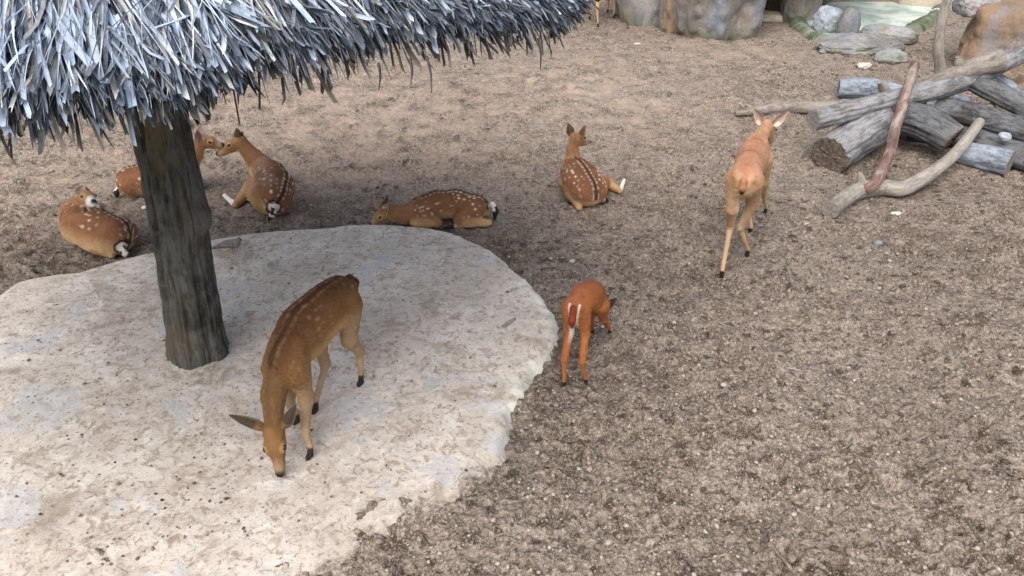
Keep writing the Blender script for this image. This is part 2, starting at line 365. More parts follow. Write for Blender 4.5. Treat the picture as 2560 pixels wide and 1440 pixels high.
# ------------------------------------------------------------------ loose crumbs and pebbles on the soil (uncountable)
ICO_V = None
def ico():
    p = (1 + 5 ** .5) / 2
    v = np.array([(-1, p, 0), (1, p, 0), (-1, -p, 0), (1, -p, 0), (0, -1, p), (0, 1, p), (0, -1, -p), (0, 1, -p), (p, 0, -1), (p, 0, 1), (-p, 0, -1), (-p, 0, 1)], float)
    f = np.array([(0, 11, 5), (0, 5, 1), (0, 1, 7), (0, 7, 10), (0, 10, 11), (1, 5, 9), (5, 11, 4), (11, 10, 2), (10, 7, 6), (7, 1, 8), (3, 9, 4), (3, 4, 2), (3, 2, 6), (3, 6, 8), (3, 8, 9), (4, 9, 5), (2, 4, 11), (6, 2, 10), (8, 6, 7), (9, 8, 1)])
    return v / np.linalg.norm(v[0]), f
def scatter(name, pts, sizes, cols, mat, seed, flat=.7, **tags):
    rng = np.random.default_rng(seed); v, f = ico(); n = len(pts)
    w = v[None] * (1 + rng.uniform(-.28, .28, (n, 12, 1))) * sizes[:, None, None] * rng.uniform(.7, 1.25, (n, 1, 3))
    w[:, :, 2] *= flat
    th = rng.uniform(0, 6.28, n); c, s = np.cos(th)[:, None], np.sin(th)[:, None]
    w = np.stack([w[:, :, 0] * c - w[:, :, 1] * s, w[:, :, 0] * s + w[:, :, 1] * c, w[:, :, 2]], -1) + pts[:, None, :]
    ff = (f[None] + 12 * np.arange(n)[:, None, None]).reshape(-1, 3)
    me = mesh_from(name, w.reshape(-1, 3), ff); set_col(me, np.repeat(cols, 12, 0))
    return obj(name, me, mat, **tags)
def mat_attr(name, rough=.9, amt=.35, scale=60):
    t = NT(name, rough, .2); a = t.attr('coat'); f = t.noise(t.pos(), scale, 3)
    return t.done(t.mix(t.ramp(f, .3, .7, 0, amt), a, t.mix(1.0, a, (.5, .48, .46), 'MULTIPLY')), t.bump(f, .4, .004))
M['crumb'] = mat_attr('crumb')
def build_crumbs():
    rng = np.random.default_rng(5); n = 26000
    y = 2.0 * np.exp(rng.uniform(0, math.log(11.5 / 2.0), n)); x = rng.uniform(-1, 1, n) * (.6 + y * .78)
    k, inn, fe = ground_flat(x, y); keep = (inn < .02 + .1 * fe)
    dens = noise2(x * 1.1, y * 1.1, 91) * .5 + .5; keep &= rng.uniform(0, 1, n) < (.25 + .85 * dens * sstep(8, 4.5, y) + .1)
    x, y = x[keep], y[keep]; n = len(x)
    s = np.clip(rng.lognormal(math.log(.0062), .5, n), .003, .02)
    z = ground_h(x, y) + s * .25
    t = rng.uniform(0, 1, (n, 1)) ** 1.5; cols = (1 - t) * V(.20, .155, .12) + t * V(.50, .44, .38)
    dk = rng.uniform(0, 1, (n, 1)) < .2; cols = np.where(dk, V(.09, .067, .05), cols)
    scatter('soil_crumbs', np.stack([x, y, z], 1), s, cols, M['crumb'], 6, label='loose crumbs and grit of the trodden soil', category='grit', kind='stuff')
    # dung pellets and dirt flecks on the slab
    n = 400; cl = np.array([at(px, py, SLAB_Z)[:2] for px, py in ((590, 1205), (560, 1270), (480, 1300), (400, 1260), (640, 600), (720, 640), (900, 700), (1000, 900), (330, 1340), (200, 1000), (350, 820), (1080, 960), (700, 1330), (130, 1130))])
    ci = rng.integers(0, len(cl), n); p = cl[ci] + rng.normal(0, .22, (n, 2)); u = rng.uniform(0, 1, n) < .45
    aa = rng.uniform(-math.pi, math.pi, n); rr = np.sqrt(rng.uniform(0, 1, n)) * 1.9
    p[u] = (SC + np.stack([rr * np.cos(aa), rr * np.sin(aa)], 1))[u]
    a = np.arctan2(p[:, 1] - SC[1], p[:, 0] - SC[0]); ok = np.hypot(*(p - SC).T) < slab_r(a) - .15; p = p[ok]; n = len(p)
    s = np.clip(rng.lognormal(math.log(.0058), .4, n), .003, .013)
    t = rng.uniform(0, 1, (n, 1)); cols = (1 - t) * V(.05, .037, .027) + t * V(.27, .21, .16)
    scatter('dirt_flecks', np.column_stack([p, np.full(n, SLAB_Z + .002)]), s, cols, M['crumb'], 9, .6, label='dark dung pellets and dirt flecks strewn over the concrete pad', category='dirt', kind='stuff')
build_crumbs()

# ------------------------------------------------------------------ tubes: logs, branches, trunk
def spline(pts, rad, step):
    pts = np.asarray(pts, float); rad = np.asarray(rad, float); n = len(pts)
    P = np.vstack([2 * pts[0] - pts[1], pts, 2 * pts[-1] - pts[-2]]); R = np.concatenate([[rad[0]], rad, [rad[-1]]])
    op, orr = [], []
    for i in range(n - 1):
        k = max(2, int(np.linalg.norm(pts[i + 1] - pts[i]) / step)); t = np.linspace(0, 1, k, endpoint=(i == n - 2))[:, None]
        p0, p1, p2, p3 = P[i:i + 4]
        op.append(.5 * (2 * p1 + (p2 - p0) * t + (2 * p0 - 5 * p1 + 4 * p2 - p3) * t ** 2 + (3 * p1 - p0 - 3 * p2 + p3) * t ** 3))
        s = (3 * t ** 2 - 2 * t ** 3)[:, 0]; orr.append(R[i + 1] * (1 - s) + R[i + 2] * s)
    return np.vstack(op), np.concatenate(orr)
def frames(P):
    T = np.gradient(P, axis=0); T /= np.linalg.norm(T, axis=1)[:, None] + 1e-9
    ref = V(0, 0, 1) if abs(T[0][2]) < .9 else V(1, 0, 0); N = [nrm(np.cross(ref, T[0]))]
    for i in range(1, len(P)): N.append(nrm(N[-1] - T[i] * np.dot(N[-1], T[i])))
    N = np.array(N); return T, N, np.cross(T, N)
def tube(name, pts, rad, mat, seed, step=.02, nr=26, rough=.06, gnarl=.10, ridge=.05, ends=None, endtilt=.12, hollow=(False, False), parent=None, disp=None, **tags):
    P, R = spline(pts, rad, step); T, N, B = frames(P); n = len(P)
    s = np.concatenate([[0], np.cumsum(np.linalg.norm(np.diff(P, axis=0), axis=1))])
    th = np.linspace(0, 2 * math.pi, nr, endpoint=False)
    S, TH = np.repeat(s[:, None], nr, 1), np.repeat(th[None], n, 0); RR = np.repeat(R[:, None], nr, 1)
    cx, sx = np.cos(TH), np.sin(TH)
    q = np.stack([cx * 1.3, sx * 1.3, S * 2.2], -1).reshape(-1, 3) + seed * 3.1
    g = fbm3(q, 3, seed).reshape(n, nr)
    q2 = np.stack([cx * 5.5, sx * 5.5, S * 1.3], -1).reshape(-1, 3) + seed * 5.3
    rd = (1 - 2 * np.abs(noise3(q2, seed + 3))).reshape(n, nr)
    q3 = np.stack([cx * RR * 30, sx * RR * 30, S * 12], -1).reshape(-1, 3)
    fn = noise3(q3, seed + 6).reshape(n, nr)
    k = 1 + gnarl * g - ridge * np.clip(-rd, 0, 1) * 1.4 + ridge * .5 * rd + rough * .5 * fn
    if disp is not None: k = k + disp(S / s[-1], TH)
    tilt = np.zeros((n, nr)); e0 = np.exp(-S / .05); e1 = np.exp(-(s[-1] - S) / .05)
    tilt = endtilt * RR * (cx * math.cos(seed) + sx * math.sin(seed)) * (e0 - e1)
    pos = P[:, None] + (RR * k)[..., None] * (cx[..., None] * N[:, None] + sx[..., None] * B[:, None]) + tilt[..., None] * T[:, None]
    origin = P[0] if tags.get('_o') is None else tags.pop('_o')
    v = pos.reshape(-1, 3); i = np.arange(n * nr).reshape(n, nr); j = np.roll(i, -1, 1)
    f = np.stack([i[:-1], j[:-1], j[1:], i[1:]], -1).reshape(-1, 4)
    gr = np.stack([cx * RR, sx * RR, S], -1).reshape(-1, 3) + seed * .37
    base = V(0, 0, 0)
    if parent is None: base = origin
    else: base = np.array(parent.location)
    me = mesh_from(name, local(v, base), f); set_vec(me, gr)
    o = obj(name, me, mat, parent, **tags)
    if parent is None: o.location = Vector(base)
    if ends:
        for e, (row, sg) in enumerate(((pos[0], -1), (pos[-1], 1))):
            em = ends[e]
            if em is None: continue
            c = row.mean(0); tt = T[0] if e == 0 else T[-1]; depth = R[0 if e == 0 else -1]
            rings = [row]; gvs = [np.stack([cx[0] * depth, sx[0] * depth, 0 * th], -1)]
            rng = np.random.default_rng(seed + e)
            for q_, dz in ((.93, .02), (.75, -.05), (.5, -.10), (.25, -.12)):
                if not hollow[e]: dz *= .12
                else: dz = dz * 5 + .05
                rr = c + (row - c) * q_ + (tt * sg * dz * depth) + tt * sg * rng.normal(0, .035 * depth, (nr, 1)) * (1 if q_ < .9 else .3)
                rings.append(rr); gvs.append(gvs[0] * q_)
            vv = np.vstack(rings + [c[None] + tt * sg * (-.12 * depth * (5 if hollow[e] else .12))]); gg = np.vstack(gvs + [np.zeros((1, 3))])
            ii = np.arange(len(rings) * nr).reshape(-1, nr); jj = np.roll(ii, -1, 1)
            ff = [tuple(x) for x in np.stack([ii[:-1], ii[1:], jj[1:], jj[:-1]], -1).reshape(-1, 4)] + [(int(ii[-1][q]), len(vv) - 1, int(jj[-1][q])) for q in range(nr)]
            if sg > 0: ff = [x[::-1] for x in ff]
            em_ = mesh_from('cut_end', local(vv, base if parent is None else base), ff); set_vec(em_, gg)
            obj('cut_end', em_, em, o if parent is None else parent)
    return o

# ------------------------------------------------------------------ shelter: trunk and thatched roof
def build_shelter():
    b = at(493, 893, SLAB_Z); Yb = b[1]
    top = at_y(398, 330, Yb + .06)
    p = [b + V(0, .05, -.12), b + V(0, .05, .02), b + .33 * (top - b) + V(0, .05, 0), b + .66 * (top - b) + V(.005, .05, 0), top + V(0, .05, 0), top + (top - b) * .75 + V(0, .05, 0)]
    root = empty('thatched_shelter', b + V(0, .05, 0), label='round thatched shelter on a thick rough post over the concrete pad', category='shelter')
    def disp(S, TH):
        # knot on the side, splayed foot, hollow below the eave
        z = S
        d = .34 * np.exp(-((z - .40) / .035) ** 2 - (((TH - KN + math.pi) % (2 * math.pi) - math.pi) / .55) ** 2)
        d = d + .20 * np.exp(-(z / .06) ** 2) * (.6 + .5 * np.cos(TH * 5 + .6))
        a = ((TH - HO + math.pi) % (2 * math.pi) - math.pi); w = .62 * sstep(.42, .60, z) + .02
        d = d - .42 * np.exp(-(a / w) ** 4) * sstep(.425, .50, z)
        return d
    P, _ = spline(p, [.2] * 6, .012); T, N, B = frames(P)
    def ang_of(d): return math.atan2(np.dot(d, B[len(B) // 2]), np.dot(d, N[len(N) // 2]))
    KN = ang_of(V(1, -.25, 0)); HO = ang_of(V(-.12, -1, 0))
    tube('post', p, [.176, .173, .166, .158, .150, .14], M['bark'], 11, step=.011, nr=150, rough=.07, gnarl=.09, ridge=.15, parent=root, disp=disp, ends=(None, M['end_dark']))
    tube('hollow_core', [b + .50 * (top - b) + V(0, .05, 0), b + .75 * (top - b) + V(0, .05, 0), top + (top - b) * .4 + V(0, .05, 0)], [.06, .118, .108], M['hollow'], 12, step=.02, nr=60, ridge=.08, gnarl=.05, parent=root)
    # roof cone
    C, Rr, ez, sl = ROOF
    rng = np.random.default_rng(17); tan = math.tan(sl); apex = ez + Rr * tan
    base = np.array(root.location)
    def cone(a, rho, lift=0.0):
        z = apex - rho * tan
        nx = math.sin(sl); nz = math.cos(sl)
        return np.stack([C[0] + rho * np.cos(a) + lift * nx * np.cos(a), C[1] + rho * np.sin(a) + lift * nx * np.sin(a), z + lift * nz], -1)
    face = math.atan2(-C[1], -C[0])
    def on_cone(px, py):
        t = np.linspace(.5, 9, 4000)[:, None]; p = V(0, 0, CAM_H) + _ray(px, py) * t; k = np.argmax(p[:, 2] < apex - np.hypot(p[:, 0] - C[0], p[:, 1] - C[1]) * tan + .03); return p[k, :2]
    ep = np.array([on_cone(x, y) for x, y in EAVE]) - C; ea = (np.arctan2(ep[:, 1], ep[:, 0]) - face + math.pi) % (2 * math.pi) - math.pi; eo = np.hypot(*ep.T) - Rr
    oi = np.argsort(ea); ea, eo = np.concatenate([[ea[oi][0] - .5], ea[oi], [ea[oi][-1] + .5]]), np.concatenate([[0], eo[oi], [0]])
    def eave_off(a): return np.interp((a - face + math.pi) % (2 * math.pi) - math.pi, ea, eo, left=0, right=0)
    # dense under-layer that closes the roof, coloured dark so gaps look shaded
    na, nr = 180, 26; A = np.linspace(0, 2 * math.pi, na, endpoint=False); rho = np.linspace(.01, 1, nr)
    a2 = np.repeat(A[:, None], nr, 1); r2 = rho[None] * (Rr + eave_off(A)[:, None] - .20)
    up = cone(a2, r2, -.03 + .02 * noise2(a2 * 20, r2 * 6, 4)); lo = cone(a2, r2, -.13)
    i = np.arange(na * nr).reshape(na, nr); j = np.roll(i, -1, 0); o = na * nr
    f = np.concatenate([np.stack([i[:, :-1], i[:, 1:], j[:, 1:], j[:, :-1]], -1).reshape(-1, 4), np.stack([i[:, :-1], j[:, :-1], j[:, 1:], i[:, 1:]], -1).reshape(-1, 4) + o,
                        np.stack([i[:, -1], i[:, -1] + o, j[:, -1] + o, j[:, -1]], -1)])
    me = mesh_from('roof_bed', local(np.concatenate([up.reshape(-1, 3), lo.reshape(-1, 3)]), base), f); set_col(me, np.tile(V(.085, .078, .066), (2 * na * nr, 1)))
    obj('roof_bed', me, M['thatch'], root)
    # leaf strips
    def strips(n, kind):
        a = rng.uniform(-math.pi, math.pi, n); near = np.abs(a) < 1.5; keep = near | (rng.uniform(0, 1, n) < .22); a = a[keep] + face; n = len(a)
        L = rng.uniform(.40, 1.1, n); W = np.clip(rng.lognormal(math.log(.0064), .48, n), .0022, .015)
        tierj = rng.uniform(0, 1, n)
        if kind == 'top':
            rho0 = np.sqrt(rng.uniform(.02, 1, n)) * (Rr + eave_off(a) - .2); lift0 = rng.uniform(.0, .075, n); lift1 = rng.uniform(.0, .10, n)
        else:                                  # ragged fringe hanging at the eave
            L = rng.uniform(.2, .42, n); W = np.clip(rng.lognormal(math.log(.0085), .40, n), .003, .018)
            rho0 = Rr + eave_off(a) - .05 - L * rng.uniform(.55, .95, n); lift0 = rng.uniform(-.07, .0, n); lift1 = rng.uniform(-.06, -.005, n)
        edge = Rr + eave_off(a) + .010 * noise2(a * 9, a * 0, 51) + .016 * noise2(a * 31, a * 0, 52) + rng.normal(0, .009, n) + (.03 * noise2(a * 70, a * 0, 57) if kind != 'top' else 0)
        L = np.minimum(L, (edge - rho0) / math.cos(sl) * 1.0); L = np.maximum(L, .12)
        ns = 7; t = np.linspace(0, 1, ns)[None]
        beta = rng.normal(0, .13 if kind == 'top' else .12, n)[:, None] + rng.normal(0, .36, n)[:, None] * (t - .3) + .18 * noise2(a * 7, rho0 * 3, 61)[:, None]
        dl = (L / (ns - 1))[:, None]
        dwn = np.cumsum(np.cos(beta) * dl, 1) - np.cos(beta[:, :1]) * dl; lat = np.cumsum(np.sin(beta) * dl, 1) - np.sin(beta[:, :1]) * dl
        rho = rho0[:, None] + dwn * math.cos(sl); ang = a[:, None] + lat / np.maximum(rho, .25)
        curl = rng.normal(.0, .055, n)[:, None] * t ** 2.2 + .02 * np.sin(t * 5 + rng.uniform(0, 6, (n, 1)))
        lift = lift0[:, None] * (1 - t) + lift1[:, None] * t + curl
        over = np.clip(rho - (Rr + eave_off(ang) - .12), 0, None); p = cone(ang, rho, 0)
        nvec = np.stack([math.sin(sl) * np.cos(ang), math.sin(sl) * np.sin(ang), np.full_like(ang, math.cos(sl))], -1)
        p = p + nvec * np.maximum(lift, -.17)[..., None]
        p[..., 2] -= over * (0.12 if kind == 'top' else .35)
        p[..., 0] -= np.cos(ang) * over * .12; p[..., 1] -= np.sin(ang) * over * .12
        tang = np.gradient(p, axis=1); tang /= np.linalg.norm(tang, axis=2, keepdims=True) + 1e-9
        side = np.cross(tang, nvec); side /= np.linalg.norm(side, axis=2, keepdims=True) + 1e-9
        nn = np.cross(side, tang)
        tw = rng.normal(0, .45, n)[:, None] + rng.normal(0, .8, n)[:, None] * (t - .4)
        sd_ = side * np.cos(tw)[..., None] + nn * np.sin(tw)[..., None]; n2 = -side * np.sin(tw)[..., None] + nn * np.cos(tw)[..., None]
        prof = (.45 + .75 * np.sin(np.clip(t * 1.25 + .12, 0, 1) * math.pi) ** .7)
        blunt = rng.uniform(0, 1, n)[:, None] < (.30 if kind == 'top' else .85); prof = np.where(blunt, np.maximum(prof, .75), np.maximum(prof * (1 - .85 * t ** 3), .08))
        w = W[:, None] * prof
        fold = rng.uniform(.25, 1.0, n)[:, None] * w
        l = p - sd_ * w[..., None] + n2 * (fold)[..., None] * .6; r = p + sd_ * w[..., None] + n2 * fold[..., None] * .6; c = p - n2 * fold[..., None] * .4
        v = np.stack([l, c, r], 2)             # n, ns, 3, 3
        # ragged blunt tip
        v[:, -1] += tang[:, -1][:, None] * rng.normal(0, .012, (n, 3, 1))
        u = rng.uniform(0, 1, (n, 1)); h = rng.uniform(0, 1, (n, 1)); lum = .18 + .80 * u ** 1.2
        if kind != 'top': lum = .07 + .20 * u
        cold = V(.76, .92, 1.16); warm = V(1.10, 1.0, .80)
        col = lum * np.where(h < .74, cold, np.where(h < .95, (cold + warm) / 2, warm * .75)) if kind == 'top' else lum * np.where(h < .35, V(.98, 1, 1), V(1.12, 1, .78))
        dark = rng.uniform(0, 1, (n, 1)) < .24; col = np.where(dark, col * .28, col)  # random dark leaves, part of them imitating shaded gaps
        cc = np.repeat(col[:, None], ns * 3, 1)
        tt = np.repeat(t, 3, 1)[..., None]; cc = cc * (1 - .35 * np.abs(np.repeat(rng.normal(0, .5, (n, ns)), 3, 1))[..., None])
        return v.reshape(n, ns * 3, 3), cc
    q = np.arange(21).reshape(7, 3); F1 = np.concatenate([np.stack([q[:-1, k], q[1:, k], q[1:, k + 1], q[:-1, k + 1]], -1) for k in (0, 1)])
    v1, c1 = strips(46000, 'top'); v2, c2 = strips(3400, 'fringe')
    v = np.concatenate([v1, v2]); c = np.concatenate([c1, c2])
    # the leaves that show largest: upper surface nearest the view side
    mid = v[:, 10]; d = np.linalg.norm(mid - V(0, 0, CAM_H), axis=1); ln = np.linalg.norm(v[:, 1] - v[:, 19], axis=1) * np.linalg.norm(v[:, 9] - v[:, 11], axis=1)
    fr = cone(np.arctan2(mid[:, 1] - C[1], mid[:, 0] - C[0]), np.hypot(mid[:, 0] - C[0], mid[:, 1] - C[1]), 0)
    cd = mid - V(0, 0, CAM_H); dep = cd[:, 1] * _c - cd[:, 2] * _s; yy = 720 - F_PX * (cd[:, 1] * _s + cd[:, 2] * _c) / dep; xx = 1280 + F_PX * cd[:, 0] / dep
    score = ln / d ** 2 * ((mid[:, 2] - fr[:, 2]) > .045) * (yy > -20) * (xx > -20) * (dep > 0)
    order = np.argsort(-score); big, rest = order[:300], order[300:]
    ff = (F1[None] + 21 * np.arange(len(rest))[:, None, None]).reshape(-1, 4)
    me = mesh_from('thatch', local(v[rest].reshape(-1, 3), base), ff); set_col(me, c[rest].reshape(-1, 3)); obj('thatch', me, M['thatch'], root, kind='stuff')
    for k in big:
        me = mesh_from('palm_leaf', local(v[k], base), F1.copy()); set_col(me, c[k]); obj('palm_leaf', me, M['thatch'], root)
    # thin rootlets hanging from the fringe
    for px, py, py2 in ((942, 110, 225), (1022, 100, 212), (1325, 60, 135), (1346, 55, 176), (1065, 95, 232), (700, 180, 262)):
        p0 = on_cone(px, py); p0 = V(p0[0], p0[1], apex - math.hypot(p0[0] - C[0], p0[1] - C[1]) * tan - .03); p1 = at_y(px + (14 if px == 1065 else 5), py2, p0[1])
        tube('hanging_fibre', [p0, (p0 + p1) / 2 + V(.006, 0, 0), p1], [.005, .004, .0018], M['wood_dark'], px, step=.05, nr=6, parent=root)
    return root
def mat_thatch():
    t = NT('weathered_palm', .5, .4); a = t.attr('coat'); p = t.pos()
    f = t.noise(p, 45, 4, .65); g = t.noise(p, 160, 2)
    c = t.mix(t.ramp(f, .35, .7, 0, .45), a, t.mix(1.0, a, (.45, .45, .47), 'MULTIPLY')); c = t.mix(t.ramp(g, .6, .8, 0, .35), c, (.62, .66, .72))
    return t.done(c, t.bump(g, .4, .003))
M['thatch'] = mat_thatch()
ROOF = (V(-1.95, 4.20), 2.38, 2.475, math.radians(32))
EAVE = [(-200, 290), (0, 284), (150, 274), (330, 240), (480, 186), (700, 128), (1000, 68), (1250, 46), (1430, 34), (1478, -10)]
build_shelter()

# ------------------------------------------------------------------ implicit surfaces for animals
UP = V(0, 0, 1)
def sd_cap(p, a, b, ra, rb, lat=None):
    ab = b - a; L2 = ab @ ab + 1e-9; ap = p - a; t = np.clip(ap @ ab / L2, 0, 1); q = ap - t[..., None] * ab
    if lat is not None:
        s, w = lat; ls = q @ s; q = q + ((1 / w - 1) * ls)[..., None] * s
        d = np.sqrt((q * q).sum(-1)); r = ra + (rb - ra) * t; return (d - r) * min(w, 1.0)
    return np.sqrt((q * q).sum(-1)) - (ra + (rb - ra) * t)
def smin(a, b, k):
    h = np.clip(k - np.abs(a - b), 0, None) / k; return np.minimum(a, b) - h * h * k * .25
def surface_nets(v, org, h):
    s = v < 0; c = np.zeros(tuple(n - 1 for n in v.shape), np.int8)
    sl = lambda d, n: slice(d, n - 1 + d)
    corner = [(dx, dy, dz) for dx in (0, 1) for dy in (0, 1) for dz in (0, 1)]; nx, ny, nz = v.shape
    for d in corner: c += s[sl(d[0], nx), sl(d[1], ny), sl(d[2], nz)]
    act = (c > 0) & (c < 8); idx = np.full(act.shape, -1, np.int64); I = np.argwhere(act); idx[act] = np.arange(len(I))
    acc = np.zeros((len(I), 3)); cnt = np.zeros(len(I))
    for a in range(8):
        for b in range(a + 1, 8):
            da, db = np.array(corner[a]), np.array(corner[b])
            if np.abs(da - db).sum() != 1: continue
            va = v[tuple((I + da).T)]; vb = v[tuple((I + db).T)]; m = (va < 0) != (vb < 0)
            t = va[m] / (va[m] - vb[m]); acc[m] += (I[m] + da) + t[:, None] * (db - da); cnt[m] += 1
    pos = acc / cnt[:, None] * h + org; F = []
    for ax in range(3):
        o = [0, 0, 0]; o[ax] = 1; s0 = s[:nx - o[0], :ny - o[1], :nz - o[2]]; s1 = s[o[0]:, o[1]:, o[2]:]
        E_ = np.argwhere(s0 != s1); b, d = (ax + 1) % 3, (ax + 2) % 3
        E_ = E_[(E_[:, b] > 0) & (E_[:, d] > 0)]
        E_ = E_[(E_[:, b] < v.shape[b] - 1) & (E_[:, d] < v.shape[d] - 1)]
        eb = np.zeros(3, int); eb[b] = 1; ed = np.zeros(3, int); ed[d] = 1
        q = np.stack([idx[tuple(x.T)] for x in (E_ - eb - ed, E_ - ed, E_, E_ - eb)], 1)
        fl = s0[tuple(E_.T)]; q[~fl] = q[~fl][:, ::-1]; F.append(q)
    return pos, np.concatenate(F)
def skin(prims, h):
    lo = np.min([np.minimum(p['a'] - p['ra'], p['b'] - p['rb']) for p in prims], 0) - .06; hi = np.max([np.maximum(p['a'] + p['ra'], p['b'] + p['rb']) for p in prims], 0) + .06
    n = np.ceil((hi - lo) / h).astype(int) + 1; f = np.full(tuple(n), .2)
    ax = [lo[i] + h * np.arange(n[i]) for i in range(3)]
    for p in prims:
        m = max(p['ra'], p['rb']) * max(1, p['lat'][1] if p['lat'] else 1) + p['k'] + 2.5 * h
        a = np.maximum(((np.minimum(p['a'], p['b']) - m - lo) / h).astype(int), 0); b = np.minimum(((np.maximum(p['a'], p['b']) + m - lo) / h).astype(int) + 2, n)
        g = np.stack(np.meshgrid(*(ax[i][a[i]:b[i]] for i in range(3)), indexing='ij'), -1)
        sub = f[a[0]:b[0], a[1]:b[1], a[2]:b[2]]
        f[a[0]:b[0], a[1]:b[1], a[2]:b[2]] = smin(sub, sd_cap(g, p['a'], p['b'], p['ra'], p['rb'], p['lat']), p['k'])
    v, q = surface_nets(f, lo, h)
    return v, q
def prim(a, b, ra, rb, k, part, lat=None): return dict(a=np.asarray(a, float), b=np.asarray(b, float), ra=ra, rb=rb, k=k, part=part, lat=lat)
def relax(v, q, it=2, lam=.5):
    for _ in range(it):
        acc = np.zeros_like(v); cnt = np.zeros(len(v))
        for i in range(4):
            np.add.at(acc, q[:, i], v[q[:, (i + 1) % 4]] + v[q[:, (i + 3) % 4]]); np.add.at(cnt, q[:, i], 2)
        v = v + lam * (acc / cnt[:, None] - v)
    return v

COATS = {
    'sika':  dict(base=V(.265, .122, .060), back=V(.165, .073, .037), belly=V(.55, .37, .20), leg=V(.46, .30, .155), neck=V(.33, .18, .085), face=V(.36, .205, .10), spot=V(.74, .66, .56), stripe=V(.022, .014, .011), spots=1.0, rump=True),
    'faint': dict(stripe_amt=.7, base=V(.205, .103, .042), back=V(.112, .050, .022), belly=V(.44, .28, .13), leg=V(.40, .29, .18), neck=V(.205, .118, .050), face=V(.225, .118, .048), spot=V(.44, .29, .15), stripe=V(.028, .017, .012), spots=.5, rump=False),
    'plain': dict(base=V(.44, .255, .150), back=V(.39, .21, .135), belly=V(.52, .37, .22), leg=V(.44, .30, .175), neck=V(.43, .265, .155), face=V(.40, .265, .16), spot=V(.7, .5, .32), stripe=V(.35, .14, .07), spots=0, rump=False),
    'red':   dict(base=V(.31, .112, .036), back=V(.265, .092, .042), belly=V(.40, .17, .06), leg=V(.34, .125, .040), neck=V(.36, .13, .03), face=V(.34, .13, .04), spot=V(.7, .5, .3), stripe=V(.3, .08, .02), spots=0, rump=False),
}
def fur(parent, me, v, q, col, flow, parts, S, seed, n):
    rng = np.random.default_rng(seed + 100); nv = np.zeros(len(v) * 3, np.float32); me.vertices.foreach_get('normal', nv); nv = nv.reshape(-1, 3).astype(float)
    ok = ~np.isin(parts, ['hoof']) & (col.sum(1) > .05); fq = q[ok[q[:, 0]] & ok[q[:, 2]]]; k = rng.integers(0, len(fq), n); w = rng.dirichlet((1, 1, 1, 1), n)
    p = (v[fq[k]] * w[..., None]).sum(1); nn = nv[fq[k, 0]]; fl = flow[fq[k, 0]] + rng.normal(0, .28, (n, 3)); fl -= nn * (fl * nn).sum(1)[:, None]; fl /= np.linalg.norm(fl, axis=1)[:, None] + 1e-9
    thin = np.isin(parts, ['cannon', 'pastern', 'muzzle', 'jaw', 'head', 'shank'])[fq[k, 0]]
    L = np.where(thin, .006, .0115)[:, None] * S * rng.uniform(.6, 1.3, (n, 1)); lift = rng.uniform(.06, .26, (n, 1))
    pts = np.stack([p - nn * .001, p + (fl * (1 - lift) + nn * lift) * L * .5, p + (fl * (1 - lift * .7) + nn * lift * .7) * L], 1)
    hc = bpy.data.hair_curves.new('fur'); hc.add_curves([3] * n); hc.attributes['position'].data.foreach_set('vector', pts.astype(np.float32).ravel())
    r = hc.attributes.get('radius') or hc.attributes.new('radius', 'FLOAT', 'POINT'); r.data.foreach_set('value', np.tile(np.array([.0011, .0009, .0002], np.float32) * S, n))
    cc = np.ones((n, 4), np.float32); cc[:, :3] = np.clip(col[fq[k, 0]] * rng.uniform(.72, 1.35, (n, 1)), .004, .85)
    a = hc.attributes.new('coat', 'FLOAT_COLOR', 'CURVE'); a.data.foreach_set('color', cc.ravel())
    o = bpy.data.objects.new('fur', hc); COL.objects.link(o); hc.materials.append(M['hair']); o.parent = parent; o['kind'] = 'stuff'
def mat_hair():
    t = NT('deer_hair', .65, .25); return t.done(t.attr('coat'))
M['hair'] = mat_hair()
